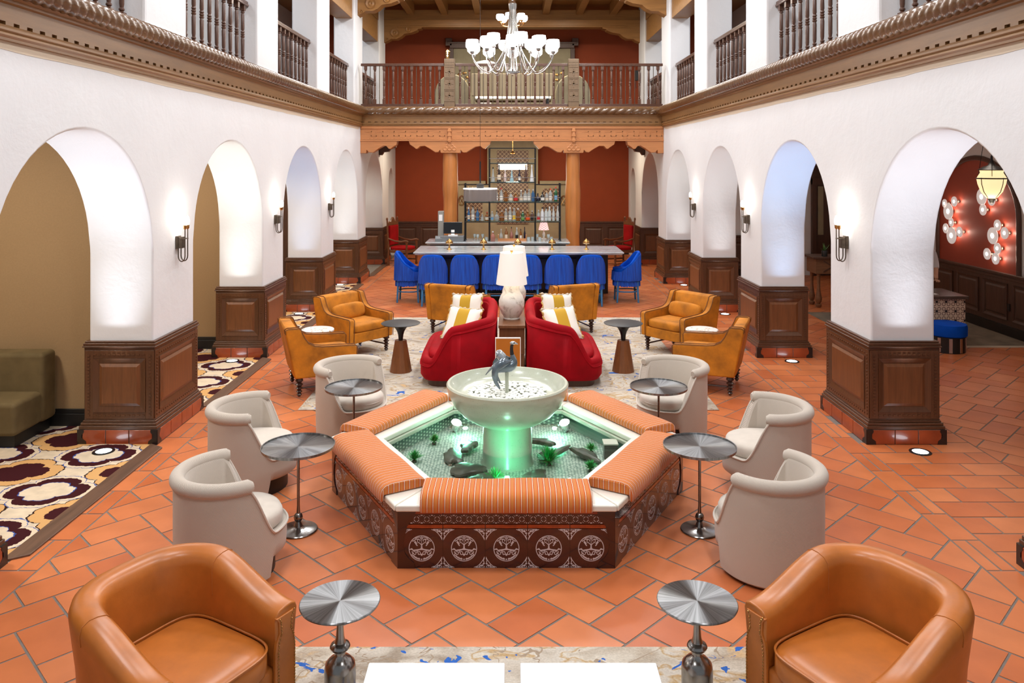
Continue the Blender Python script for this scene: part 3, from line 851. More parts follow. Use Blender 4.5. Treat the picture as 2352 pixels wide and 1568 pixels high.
for k in range(6):
    an = PI / 6 + k * PI / 3
    o = obj('seat_cushion', cme, M['stripe'], None, (FX, FY, 0), (0, 0, an + PI / 2), bevel=.018, blim=55)
    tag(o, 'orange striped seat cushion on the %s side of the fountain' % side_names[k], 'cushion', 'seat cushions on the fountain coping')
# pebbles
M['pebble'] = plain('white_pebble', lin(236, 238, 228), .35, .08, 3)
pms = []
for q in range(4):
    g = MB(); g.ellip((0, 0, 0), (.023 + .003 * q, .0185 + .002 * (q % 2), .0085), 10, 6); pms.append(g.mesh('pebble')); pms[-1].materials.append(M['pebble'])
rnd = random.Random(3); placed = []
for tries in range(6000):
    r = .335 * math.sqrt(rnd.random()); a = rnd.random() * 2 * PI; x, y = r * math.cos(a), r * math.sin(a)
    if math.hypot(x, y - 0) < .03: continue
    if all((x - p[0]) ** 2 + (y - p[1]) ** 2 > .0315 ** 2 for p in placed): placed.append((x, y))
    if len(placed) >= 270: break
for i, (x, y) in enumerate(placed):
    o = obj('pebble', pms[i % 4], None, None, (FX + x, FY + y, .8615 + rnd.random() * .007), (rnd.uniform(-.1, .1), rnd.uniform(-.1, .1), rnd.random() * 6.3))
    tag(o, 'smooth white pebble lying in the stoneware fountain bowl', 'pebble', 'pebbles in the fountain bowl')
# bird sculpture
M['pewter'] = plain('blue_grey_patina', lin(108, 120, 130), .22, .25, 14, metal=.55, coat=.5)
M['pewter_light'] = plain('polished_pewter', lin(190, 196, 200), .2, .1, 14, metal=.6, coat=.3)
M['pewter_dark'] = plain('dark_bronze', lin(62, 60, 60), .25, .1, 14, metal=.6)
bt = thing('bird_statue', 'small blue grey metal bird sculpture with drooping wings above the fountain bowl', 'statue', (FX - .005, FY - .02, .85))
def bp(x, y, z): return (x, y, z - .85)
g = MB()
body = [(-.135, .0, 1.03), (-.11, 0, 1.055), (-.07, 0, 1.085), (-.02, 0, 1.10), (.03, 0, 1.105), (.055, 0, 1.125), (.06, 0, 1.155), (.05, 0, 1.185), (.044, 0, 1.21)]
g.tube([bp(*p) for p in body], [.004, .025, .048, .06, .062, .052, .034, .021, .017], 16); obj('body', g, M['pewter'], bt, sub=1)
g = MB(); g.tube([bp(.045, 0, 1.20), bp(.041, 0, 1.24), bp(.042, 0, 1.275), bp(.05, 0, 1.295)], [.018, .015, .014, .013], 12); obj('neck', g, M['pewter_dark'], bt)
g = MB(); g.ellip(bp(.052, 0, 1.303), (.026, .018, .016), 14, 9); g.tube([bp(.068, 0, 1.303), bp(.085, 0, 1.298), bp(.1, 0, 1.291)], [.011, .007, .001], 8); h_ = obj('head', g, M['pewter_light'], bt)
for s in (-1, 1): g = MB(); g.ellip(bp(.062, s * .014, 1.306), (.008, .005, .006), 10, 6); obj('eye', g, M['pewter_dark'], h_)
def leaf(g, pts, ws, nrm=(0, 1, 0), cup=.35, th=.004):
    n = len(pts); m = 9; P = [Vector(p) for p in pts]
    def fn(u, v):
        i = min(n - 2, int(u * (n - 1))); t = u * (n - 1) - i
        c = P[i].lerp(P[i + 1], t); w_ = ws[i] + (ws[i + 1] - ws[i]) * t
        tg = (P[min(i + 1, n - 1)] - P[i]).normalized(); nn = Vector(nrm); nn = (nn - tg * nn.dot(tg)).normalized(); sd = tg.cross(nn)
        a = (v - .5) * 2
        return tuple(c + sd * (w_ * a) + nn * (w_ * cup * (1 - a * a)))
    g.grid(fn, 17, m)
for s in (-1, 1):
    g = MB()
    leaf(g, [bp(.03, s * .045, 1.15), bp(-.03, s * .075, 1.15), bp(-.085, s * .085, 1.115), bp(-.11, s * .09, 1.05), bp(-.095, s * .09, .98), bp(-.06, s * .088, .925)], [.012, .038, .036, .022, .014, .004], (0, s, .35))
    w_ = obj('wing', g, M['pewter'], bt); md = w_.modifiers.new('thick', 'SOLIDIFY'); md.thickness = .006
g = MB(); leaf(g, [bp(-.05, 0, 1.14), bp(-.10, 0, 1.11), bp(-.15, 0, 1.06), bp(-.185, 0, 1.02)], [.02, .035, .02, .003], (0, 0, 1)); w_ = obj('tail', g, M['pewter'], bt); md = w_.modifiers.new('thick', 'SOLIDIFY'); md.thickness = .006
g = MB(); leaf(g, [bp(-.01, .05, 1.13), bp(-.04, .06, 1.16), bp(-.075, .07, 1.195), bp(-.095, .07, 1.21)], [.02, .038, .036, .010], (-.5, -.3, .6)); w_ = obj('raised_feather', g, M['pewter_light'], bt); md = w_.modifiers.new('thick', 'SOLIDIFY'); md.thickness = .006
g = MB(); g.tube([bp(0, 0, .85), bp(0, 0, 1.07)], .0165, 14); obj('post', g, M['stoneware'], bt)
# pool lamps, rocks, plants
def glow(name, c, e):
    m = Mat(name); m.set(col=c, emit=c, estr=e, rough=.4); return m.m
M['pool_glow'] = glow('green_white_lamp', (.6, 1.0, .8), 8)
M['steel'] = plain('stainless_steel', (.55, .55, .56), .25, metal=1)
lx = [(-.51, .76), (.56, .76), (.0, -.72)]
for i, (x, y) in enumerate(lx):
    an = math.atan2(-y, -x)
    t = thing('pool_lamp', ('green white pool lamp at the back left of the fountain basin', 'green white pool lamp at the back right of the fountain basin', 'green white pool lamp under the front fountain cushion')[i], 'lamp', (FX + x, FY + y, .25), an, 'pool lamps')
    T = Matrix.Translation((0, 0, .075)) @ Matrix.Rotation(.45, 4, 'Y') @ Matrix.Scale(.8, 4)
    g = MB(); g.lathe([(.03, -.07), (.055, -.05), (.06, .02), (.066, .024), (.066, .034), (.05, .034), (.05, .026), (.001, .026)], 24, M=T); obj('housing', g, M['steel'], t)
    g = MB(); g.lathe([(.001, .030), (.05, .030), (.05, .033), (.001, .038)], 24, M=T); obj('lens', g, M['pool_glow'], t)
    g = MB(); g.tube([(0, 0, 0), (0, 0, .04)], .018, 10); obj('stand', g, M['steel'], t)
    d = Vector((-x, -y, .2 if i < 2 else .12)).normalized()
    l = light('SPOT', (FX + x - x * .12, FY + y - y * .12, .345), 12 if i < 2 else 13, (.12, 1.0, .52), .04, name='pool_light', spot=110, blend=.8)
    l.rotation_euler = d.to_track_quat('-Z', 'Y').to_euler()
    light('POINT', (FX + x - x * .2, FY + y - y * .2, .35), 2.6, (.42, 1.0, .72), .05, name='pool_light')
M['slate'] = plain('wet_slate', lin(92, 88, 78), .3, .3, 8, .3, 30)
rk = random.Random(11)
for i, (x, y, sx, sy) in enumerate([(-.48, .02, .17, .08), (-.34, -.28, .16, .1), (-.18, -.48, .14, .09), (.40, .12, .2, .07), (.70, .06, .16, .06), (.24, -.42, .13, .09), (.02, -.60, .15, .08), (-.36, .26, .13, .07), (.33, .36, .13, .05)]):
    g = MB(); ph = [rk.random() * 6 for _ in range(6)]
    def fn(u, v):
        a = 2 * PI * u; b = -PI / 2 + PI * v
        r = 1 + .18 * math.sin(3 * a + ph[0]) + .1 * math.sin(5 * a + ph[1]) + .06 * math.sin(9 * a + ph[2])
        cb = abs(math.cos(b)) ** .6; return (sx * r * cb * math.cos(a), sy * r * cb * math.sin(a), .024 * math.copysign(abs(math.sin(b)) ** .6, math.sin(b)))
    g.grid(fn, 26, 8, cu=True)
    o = obj('rock', g, M['slate'], None, (FX + x, FY + y, .285 + .006 * (i % 3)), (rk.uniform(-.1, .1), rk.uniform(-.1, .1), rk.random() * 3), ang=25)
    tag(o, 'flat dark slate stone in the fountain pool, ' + ['left of the pedestal', 'at the left front of the pedestal', 'close before the pedestal on the left', 'right of the pedestal', 'farthest right, pointed', 'beside the big feathery plant', 'nearest the front cushion', 'at the back left of the pedestal', 'at the back right of the pedestal'][i], 'rock', 'slate stones in the fountain pool')
M['waterplant'] = plain('green_water_plant', lin(46, 170, 76), .5, .3, 30)
def tuft(R, n, hgt, seed):
    r = random.Random(seed); g = MB()
    for i in range(n):
        a = r.random() * 2 * PI; el = r.uniform(.15, 1.4); L = R * r.uniform(.6, 1)
        d = Vector((math.cos(a) * math.cos(el), math.sin(a) * math.cos(el), math.sin(el) * hgt)) * L
        sd = Vector((-math.sin(a), math.cos(a), 0)) * .004
        m_ = d * .55 + Vector((0, 0, .01)); g.add([tuple(-sd), tuple(sd), tuple(m_ + sd), tuple(m_ - sd), tuple(d)], [(0, 1, 2, 3), (3, 2, 4)])
    return g
pl = [(-.82, -.01, .085, 'small green water plant near the left corner of the fountain pool'), (-.69, .43, .07, 'green water plant beside the slate stones on the pool left'), (.76, .21, .07, 'low green water plant near the right corner of the fountain pool'), (.71, -.23, .075, 'small green water plant close to the front right cushion'), (.36, -.08, .14, 'large feathery green water plant beside the fountain pedestal'), (-.1, -.5, .11, 'green water plant in front of the fountain pedestal')]
for i, (x, y, R, lb) in enumerate(pl):
    t = thing('water_plant', lb, 'plant', (FX + x, FY + y, .275), 0, 'water plants in the fountain')
    obj('foliage', tuft(R * 1.3, 120 if R < .1 else 220, .9, i), M['waterplant'], t)
    g = MB(); g.lathe([(.02, -.025), (.022, -.01), (.001, .004)], 10); obj('root_ball', g, M['slate'], t)
t = thing('pump_box', 'small grey stone pump box in the right corner of the fountain pool', 'box', (FX + .92, FY + .10, .25))
g = MB(); g.bx(-.06, .06, -.06, .06, 0, .13); obj('housing', g, M['slate'], t, bevel=.008)
g = MB(); g.bx(-.066, .066, -.066, .066, .13, .145); obj('lid', g, M['stoneware'], t, bevel=.004)
# ------------------------------------------------------------------ upholstered seating and small tables
def fabric(name, c, c2, scale=210, rough=.9, sheen=.3):
    m = Mat(name); x, y, z = m.xyz()
    th = y.atan2(x)
    f = ((z * 1.0 + th * .30) * (2 * PI / .0078)).sin() * .5 + .5
    m.color(m.mix(f, c, c2)).set(rough=rough, spec=.15, sheen=sheen); m.bump(f, .25, .002); return m.m
M['linen'] = fabric('oatmeal_tweed', lin(210, 200, 188), lin(172, 158, 144))
M['linen_seat'] = plain('oatmeal_seat_fabric', lin(208, 198, 186), .9, .05, 12, .3, 260, sheen=.3)
def leather(name, c, rough=.36, var=.22, coat=.2, vs=5):
    m = Mat(name); n = m.noise(vs, 5, None, .6)
    m.color(m.ramp(n, [(.28, sc3(c, 1 - var)), (.5, c), (.75, sc3(c, 1 + var))])).set(rough=rough, coat=coat, crough=.3, spec=.45)
    m.bump(m.noise(160, 3), .08, .003); return m.m
M['leather'] = leather('cognac_leather', lin(186, 107, 42), .34, .2)
M['suede'] = leather('mustard_suede', lin(186, 114, 16), .75, .42, 0, 4.5)
M['suede_dark'] = plain('brown_piping', lin(112, 66, 16), .7)
def velvet(name, c, hi):
    m = Mat(name); n = m.noise(5, 4)
    m.color(m.ramp(n, [(.3, sc3(c, .78)), (.7, sc3(c, 1.15))])).set(rough=.75, spec=.15, sheen=.45, srough=.35)
    m.b.inputs['Sheen Tint'].default_value = (*hi, 1); m.bump(m.noise(350, 2), .1, .002); return m.m
M['red_velvet'] = velvet('red_velvet', lin(150, 2, 18), lin(230, 30, 40))
M['blue_velvet'] = velvet('blue_velvet', lin(0, 76, 190), lin(0, 100, 230))
M['brown_velvet'] = velvet('olive_brown_velvet', lin(112, 96, 66), lin(190, 170, 130))
M['bobbin'] = plain('dark_turned_wood', lin(58, 34, 24), .3, .2, 30, coat=.4)
M['brass'] = plain('antique_brass', lin(178, 136, 82), .25, metal=1)
M['black_iron'] = plain('black_iron', (.02, .02, .021), .4, metal=.5)

# --- oatmeal barrel chair, front = +x
def smooth01(t): t = max(0, min(1, t)); return t * t * (3 - 2 * t)
def barrel_chair():
    t = thing('barrel_chair', '', 'armchair', group='oatmeal barrel chairs around the fountain')
    N = 84; RO, RI = .37, .285
    def ang(u): return PI + (u - .5) * 2 * PI      # u=.5 is the back
    def zt(u):
        d = abs(u - .5) * 360
        return .705 - .385 * smooth01((d - 92) / 40)
    def zb(u):
        d = abs(u - .5) * 360
        return .012 if d < 126 else .14
    g = MB()
    def fn(u, v):
        k = int(round(v * 7)); a = ang(u); top = zt(u); bot = zb(u)
        r, z = [(RO - .03, bot), (RO - .005, bot + .02), (RO, .35 if top > .4 else (top + bot) / 2), (RO, top), (RI + .02, top + .004), (RI, top - .02), (RI, min(.34, top - .03)), (RI, bot + .01)][k]
        d = abs(u - .5) * 360; ex = 1 + .06 * smooth01((d - 110) / 60)
        return (r * ex * math.cos(a), r * math.sin(a), z)
    g.grid(fn, N, 8, cu=True, cv=True); obj('shell', g, M['linen'], t, ang=50)
    g = MB(); pts = []; rs = []
    for i in range(45):
        d = (i / 44 - .5) * 2 * 103; a = PI + math.radians(d)
        pts.append((.345 * math.cos(a), .345 * math.sin(a), .70)); rs.append(.05 if 0 < i < 44 else .042)
    rs[0] = rs[-1] = .03
    g.tube(pts, rs, 14); obj('rolled_rim', g, M['linen'], t)
    for s in (-1, 1):
        g = MB(); pts = []
        for i in range(24):
            d = 96 + (180 - 96) * i / 23; a = PI + s * math.radians(d); u = .5 + d / 360
            ex = 1 + .06 * smooth01((d - 110) / 60); pts.append((.374 * ex * math.cos(a), .374 * math.sin(a), zt(u) + .002))
        g.tube(pts, .0085, 6); obj('piping', g, M['linen_seat'], t)
    g = MB(); g.ellip((.035, 0, .375), (.325, .29, .075), 40, 14, e=.85, ez=.5); sc_ = obj('seat', g, M['linen_seat'], t)
    g = MB(); pts = [(.035 + .327 * math.cos(a), .292 * math.sin(a), .372) for a in [i / 40 * 2 * PI for i in range(40)]]; g.tube(pts, .006, 5, closed=True); obj('seat_piping', g, M['linen'], sc_)
    g = MB(); g.lathe([(.31, 0), (.31, .16)], 40); obj('plinth', g, M['black'], t)
    return t
bc = barrel_chair(); bct = snapshot(bc)
spots = [(-2.0, 5.55, .85, .53, 'oatmeal tweed barrel chair just behind the left leather armchair'), (-2.33, 7.02, 1, .08, 'oatmeal tweed barrel chair left of the fountain, middle one of the left three'),
         (-1.73, 8.42, .78, -.62, 'oatmeal tweed barrel chair behind the back left fountain cushion'), (1.84, 5.6, -.66, .75, 'oatmeal tweed barrel chair just behind the right leather armchair'),
         (2.28, 7.0, -1, .12, 'oatmeal tweed barrel chair right of the fountain, middle one of the right three'), (1.72, 8.42, -.78, -.62, 'oatmeal tweed barrel chair behind the back right fountain cushion')]
for i, (x, y, dx, dy, lb) in enumerate(spots):
    o = bc if i == 0 else dup(bc, tree=bct)
    o.location = (x, y, 0); o.rotation_euler = (0, 0, face(dx, dy)); o['label'] = lb

# --- cognac leather club chair, front = +x
def club_chair():
    t = thing('club_chair', '', 'armchair', group='leather club chairs in the foreground')
    dense = [(.36, -.355), (-.06, -.345)]
    for i in range(1, 400):
        an = (i / 200 - 1) * PI / 2; e = .72; c_, s__ = math.cos(an), math.sin(an)
        dense.append((-.06 - .31 * abs(c_) ** e, .345 * math.copysign(abs(s__) ** e, s__)))
    dense += [(-.06, .345), (.36, .355)]
    cum = [0]
    for p0, p1 in zip(dense, dense[1:]): cum.append(cum[-1] + math.dist(p0, p1))
    def along(u):
        d = u * cum[-1]; k = 0
        while k < len(cum) - 2 and cum[k + 1] < d: k += 1
        q = (d - cum[k]) / max(1e-9, cum[k + 1] - cum[k]); p0, p1 = dense[k], dense[k + 1]
        return (p0[0] + (p1[0] - p0[0]) * q, p0[1] + (p1[1] - p0[1]) * q)
    pathp = []
    for i in range(61):
        u = i / 60; s_ = (u - .5) * 2; x, y = along(u); w0 = along(max(0, u - .03)); w1 = along(min(1, u + .03))
        tx, ty = w1[0] - w0[0], w1[1] - w0[1]; L = math.hypot(tx, ty); nx, ny = -ty / L, tx / L
        h_ = .60 + .17 * smooth01((1.0 - abs(s_)) / .62)
        pathp.append((x, y, nx, ny, h_))
    secn = [(.045, .0), (.062, .55), (.074, .84), (.078, .92), (.066, .975), (.035, 1.0), (-.005, 1.0), (-.045, .985), (-.068, .95), (-.075, .89), (-.066, .70), (-.055, 0)]
    g = MB(); n = len(secn)
    vs = []
    for (x, y, nx, ny, h_) in pathp:
        for (o_, q) in secn:
            z = .10 + (h_ - .10) * q; lean = .05 * smooth01((z - .35) / .4) * (1 if nx < 0 else .35)
            vs.append((x + nx * (o_ + lean * abs(nx)), y + ny * (o_ + lean * .3), z))
    m = len(pathp); fs = []
    for i in range(m - 1):
        for j in range(n):
            k = (j + 1) % n; fs.append((i * n + j, (i + 1) * n + j, (i + 1) * n + k, i * n + k))
    g.add(vs, fs, True); g.f.append(list(range(n))); g.sm.append(False); g.f.append([(m - 1) * n + j for j in range(n)][::-1]); g.sm.append(False)
    obj('back_and_arms', g, M['leather'], t, ang=60, bevel=.01, blim=70)
    g = MB(); g.ellip((.06, 0, .37), (.335, .285, .085), 44, 14, e=.42, ez=.42); c_ = obj('seat_cushion', g, M['leather'], t)
    def sq(a, e): return math.copysign(abs(a) ** e, a)
    g = MB(); g.tube([(.06 + .332 * sq(math.cos(a), .42), .282 * sq(math.sin(a), .42), .435) for a in [i / 72 * 2 * PI for i in range(72)]], .0065, 6, closed=True); obj('piping', g, M['leather'], c_)
    g = MB(); g.bx(-.30, .345, -.31, .31, .10, .31); obj('seat_base', g, M['leather'], t, bevel=.02)
    for s in (-1, 1):
        g = MB(); yy = s * .355
        pr = [(-.068, .0), (-.068, .30), (-.06, .35), (-.04, .39), (-.045, .45), (-.064, .475), (.064, .475), (.045, .45), (.04, .39), (.06, .35), (.068, .30), (.068, 0)]
        g.prism([(a, b + .09) for a, b in pr][::-1], 0, .022, 'x', Matrix.Translation((.348, yy - s * .005, 0))); f_ = obj('arm_front', g, M['leather'], t, bevel=.006)
        g = MB()
        for sgn in (0, 1):
            side = pr[:6] if not sgn else pr[6:]
            for (a, b), (c, d) in zip(side, side[1:]):
                L = math.hypot(c - a, d - b); q = 0
                while q < L:
                    u = q / L; px, pz = a + (c - a) * u, b + (d - b) * u
                    g.ellip((.371, yy + px * .8, pz + .09), (.004, .0058, .0058), 6, 5); q += .0165
        obj('nailheads', g, M['brass'], f_)['kind'] = 'stuff'
    for s in (-1, 1):
        for q in (-.24, .3):
            g = MB(); g.lathe([(.016, 0), (.026, .1)], 12); obj('leg', g, M['bobbin'], t, (q, s * .27, .004))
    # seams on the back
    for s in (-1, 1):
        i = 30 + s * 15; x, y, nx, ny, h_ = pathp[i]; pts = []
        for (o_, q) in secn[2:11]:
            z = .10 + (h_ - .10) * q; lean = .05 * smooth01((z - .35) / .4) * (1 if nx < 0 else .35)
            pts.append((x + nx * (o_ * 1.015 + lean * abs(nx)), y + ny * (o_ * 1.015 + lean * .3), z + (.001 if q > .9 else 0)))
        g = MB(); g.tube(pts, .0022, 5); obj('seam', g, M['leather'], t)
    return t
cc = club_chair(); cct = snapshot(cc)
for i, (x, y, dx, dy, lb) in enumerate([(-1.66, 3.92, .86, -.51, 'cognac leather tub armchair with nailhead trim at lower left'), (1.75, 3.92, -.86, -.51, 'cognac leather tub armchair with nailhead trim at lower right')]):
    o = cc if i == 0 else dup(cc, tree=cct)
    o.location = (x, y, 0); o.rotation_euler = (0, 0, face(dx, dy)); o['label'] = lb; 

# --- mustard suede wing armchair, front = +x
def mustard():
    t = thing('suede_armchair', '', 'armchair', group='mustard suede armchairs')
    outer = [(.41, .23), (.42, .56), (.40, .585), (.30, .59), (.0, .60), (-.10, .615), (-.17, .65), (-.215, .71), (-.25, .78), (-.27, .83), (-.30, .845), (-.42, .845), (-.455, .83), (-.45, .78), (-.34, .23)]
    for s in (-1, 1):
        g = MB(); P = outer[::-1] if s > 0 else outer
        g.prism(outer, s * .335, s * .425, 'y'); obj('arm', g, M['suede'], t, weld=True, bevel=.022, seg=3, blim=50)
        for yy in (.337, .423):
            g = MB(); g.tube([(x + (.004 if i < 2 else 0), s * yy, z + .004) for i, (x, z) in enumerate(outer[:-1])], .006, 5); obj('piping', g, M['suede_dark'], t)
    g = MB(); bp_ = [(-.30, .40), (-.36, .835), (-.34, .85), (-.45, .85), (-.462, .83), (-.345, .23), (-.30, .23)]
    g.prism([(-.22, .38), (-.30, .82), (-.32, .845), (-.44, .848), (-.458, .83), (-.345, .23), (-.25, .23)], -.34, .34, 'y'); obj('backrest', g, M['suede'], t, weld=True, bevel=.025, seg=3, blim=50)
    g = MB(); g.bx(-.3, .40, -.34, .34, .22, .37); obj('seat_base', g, M['suede'], t, bevel=.015)
    g = MB(); g.ellip((.085, 0, .43), (.325, .333, .075), 40, 12, e=.3, ez=.45); obj('seat_cushion', g, M['suede'], t)
    lp = [(.016, 0), (.02, .01), (.033, .025), (.018, .042), (.038, .062), (.02, .08), (.043, .102), (.022, .122), (.048, .147), (.024, .17), (.05, .195), (.04, .228)]
    lm = MB(); lm.lathe(lp, 14); lm = lm.mesh('leg')
    for s in (-1, 1):
        for x in (.34, -.28): obj('leg', lm, M['bobbin'], t, (x, s * .35, 0))
        g = MB(); g.tube([(.34, s * .35, .10), (-.28, s * .35, .10)], .012, 8); obj('stretcher', g, M['bobbin'], t)
    return t
mc = mustard(); mct = snapshot(mc)
ms = [(-2.42, 12.0, .76, -.62, 'mustard suede armchair with lumbar pillow left of the rug, facing the hall'), (-2.5, 10.1, .92, .38, 'mustard suede armchair on the left with its back to the arcade, beside a terrazzo table'),
      (-.92, 13.45, .36, .93, 'mustard suede armchair seen from behind beyond the left red sofa'), (2.58, 12.05, -.76, -.62, 'mustard suede armchair with lumbar pillow right of the rug, facing the hall'),
      (2.58, 10.15, -.92, .38, 'mustard suede armchair on the right with its back to the arcade, beside a terrazzo table'), (.92, 13.45, -.36, .93, 'mustard suede armchair seen from behind beyond the right red sofa')]
for i, (x, y, dx, dy, lb) in enumerate(ms):
    o = mc if i == 0 else dup(mc, tree=mct)
    o.location = (x, y, .012); o.rotation_euler = (0, 0, face(dx, dy)); o['label'] = lb
# lumbar pillows
g = MB(); g.ellip((0, 0, 0), (.08, .30, .125), 26, 14, e=.6, ez=.55); lum = g.mesh('lumbar_pillow')
for (i, nm) in ((0, 'left'), (3, 'right')):
    x, y, dx, dy, _ = ms[i]; L = math.hypot(dx, dy); dx /= L; dy /= L
    o = obj('lumbar_pillow', lum, M['suede'], None, (x - dx * .13, y - dy * .13, .612), (0, -.28, face(dx, dy)))
    tag(o, 'mustard lumbar pillow on the %s hand suede armchair facing the hall' % nm, 'pillow', 'lumbar pillows')

# --- red velvet curved sofa, front = +x
def sofa():
    t = thing('curved_sofa', '', 'sofa', group='red velvet sofas back to back')
    N = 200; a_, b_, e = .50, .93, .36
    angs = [i / 4000 * 2 * PI for i in range(4001)]; cum = [0]
    def raw(an, k=0):
        c, s_ = math.cos(an), math.sin(an)
        return ((a_ - k) * math.copysign(abs(c) ** e, c), (b_ - k) * math.copysign(abs(s_) ** e, s_))
    for q0, q1 in zip(angs, angs[1:]): cum.append(cum[-1] + math.dist(raw(q0), raw(q1)))
    import bisect
    def plan(u, k=0):
        an = angs[min(4000, bisect.bisect_left(cum, (u % 1.0) * cum[-1]))]
        c, s_ = math.cos(an), math.sin(an)
        return ((a_ - k) * math.copysign(abs(c) ** e, c), (b_ - k) * math.copysign(abs(s_) ** e, s_))
    def top(x): return .34 + .42 * smooth01((.36 - x) / .34) + .09 * smooth01((.08 - x) / .55)
    g = MB()
    def fn(u, v):
        k = int(round(v * 6)); x0, y0 = plan(u); tp = top(x0)
        off, z = [(.03, .09), (.0, .14), (0, tp - .05), (.06, tp), (.13, tp - .04), (.135, .28), (.135, .09)][k]
        x, y = plan(u, off); return (x, y, z)
    g.grid(fn, N, 7, cu=True, cv=True); obj('shell', g, M['red_velvet'], t, ang=60)
    g = MB(); pts = []
    for i in range(N):
        x0, y0 = plan(i / N); x, y = plan(i / N, .062); pts.append((x, y, top(x0) - .035))
    g.tube(pts, .062, 12, closed=True); obj('rolled_rim', g, M['red_velvet'], t)
    g = MB(); pts = []
    for i in range(N):
        x0, y0 = plan(i / N); x, y = plan(i / N, -.004); pts.append((x, y, top(x0) - .07))
    g.tube(pts, .007, 6, closed=True); obj('piping', g, M['red_velvet'], t)
    g = MB()
    def fs(u, v):
        an = 2 * PI * u; c, s_ = math.cos(an), math.sin(an); k = abs(math.cos(PI * (v - .5))) ** .4
        x = .05 + .36 * math.copysign(abs(c) ** .5, c) * k; y = .79 * math.copysign(abs(s_) ** .5, s_) * k
        z = .345 + .085 * math.copysign(abs(math.sin(PI * (v - .5))) ** .6, math.sin(PI * (v - .5)))
        if v > .6: z += .004 * math.cos(y * 60)
        return (x, y, z)
    g.grid(fs, 60, 16, cu=True); obj('seat', g, M['red_velvet'], t)
    g = MB(); pr = []
    g.grid(lambda u, v: (*[q for q in plan(u, .09)], .0 if v < .5 else .095), N, 2, cu=True); g.f.append(list(range(0, 2 * N, 2))); g.sm.append(False)
    obj('plinth', g, M['wood_walnut'], t)
    return t
so = sofa(); sot = snapshot(so)
so.location = (-.71, 10.92, .012); so.rotation_euler = (0, 0, PI); so['label'] = 'red velvet curved sofa left of the lamp console, facing left'
o = dup(so, (.69, 10.92, .012), 0, 'red velvet curved sofa right of the lamp console, facing right', tree=sot)
def stripe_pillow():
    m = Mat('white_gold_stripe_fabric'); x, y, z = m.xyz()
    m.color(m.mix(y.abs().lt(.085), lin(238, 232, 222), lin(196, 152, 22))).set(rough=.85, sheen=.3); m.bump(m.noise(200, 2), .2, .002); return m.m
M['pillow_stripe'] = stripe_pillow(); M['fringe_gold'] = plain('gold_fringe', lin(196, 160, 96), .9, .25, 50)
M['fringe_white'] = plain('beige_fringe', lin(206, 190, 168), .9, .2, 50)
def throw_pillow():
    t = thing('throw_pillow', '', 'pillow', group='striped pillows on the red sofas')
    def fn(u, v):
        a, b = u * 2 - 1, v * 2 - 1
        k = (max(0, 1 - a ** 4) * max(0, 1 - b ** 4)) ** .5
        pin = 1 - .06 * (1 - a * a) * 0
        sx = .25 * a * (1 - .07 * (1 - b * b)); sz = .25 * b * (1 - .07 * (1 - a * a)); return sx, sz, .075 * k
    g = MB(); g.grid(lambda u, v: (fn(u, v)[2], fn(u, v)[0], fn(u, v)[1]), 18, 18); g.grid(lambda u, v: (-fn(u, v)[2], fn(u, v)[0], fn(u, v)[1]), 18, 18)
    obj('cover', g, M['pillow_stripe'], t, weld=True)
    for k in range(4):
        g = MB(); pts = []
        for i in range(25):
            u = i / 24; a = u * 2 - 1
            q = .25 - .07 * .25 * (1 - a * a)
            y, z = [(.25 * a, q), (q, .25 * a), (.25 * a, -q), (-q, .25 * a)][k]
            pts.append((.012 * math.sin(i * 1.3), y, z))
        g.tube(pts, [.012 + .007 * math.sin(i * 1.9) for i in range(25)], 6); obj('fringe', g, M['fringe_gold'] if k in (1, 3) else M['fringe_white'], t)
    return t
tp = throw_pillow(); tpt = snapshot(tp)
for i, (x, y, z, rx, ry, rz, lb) in enumerate([(-.66, 11.38, .745, .08, -.30, PI * 1.36, 'white and gold striped pillow standing upright in the left sofa'), (-.70, 10.98, .64, -.06, -.62, PI * 1.40, 'white and gold striped pillow leaning nearer the camera in the left sofa'),
                                       (.66, 11.38, .745, -.08, -.30, -PI * .36, 'white and gold striped pillow standing upright in the right sofa'), (.70, 10.98, .64, .06, -.62, -PI * .40, 'white and gold striped pillow leaning nearer the camera in the right sofa')]):
    o = tp if i == 0 else dup(tp, tree=tpt)
    o.location = (x, y, z); o.rotation_euler = (rx, ry, rz); o['label'] = lb

# --- steel accent tables
def brushed():
    m = Mat('radial_brushed_steel'); m.set(col=(.42, .43, .44), metal=1, rough=.3, aniso=.95); m.b.inputs['Anisotropic Rotation'].default_value = .25
    tn = m.nt.nodes.new('ShaderNodeTangent'); tn.direction_type = 'RADIAL'; tn.axis = 'Z'; m.nt.links.new(tn.outputs[0], m.b.inputs['Tangent'])
    x, y, z = m.xyz(); th = y.atan2(x)
    n = m.nt.nodes.new('ShaderNodeTexNoise'); n.noise_dimensions = '1D'; n.inputs['Scale'].default_value = 4; n.inputs['Detail'].default_value = 6
    m.nt.links.new((th * 3.0).k, n.inputs['W']); f = S(m.nt, n.outputs[0])
    m.color(m.ramp(f, [(.3, (.17, .172, .175)), (.7, (.30, .305, .31))])); return m.m
M['brushed'] = brushed()
M['nickel'] = plain('dark_nickel', (.30, .29, .28), .22, .2, 12, metal=1)
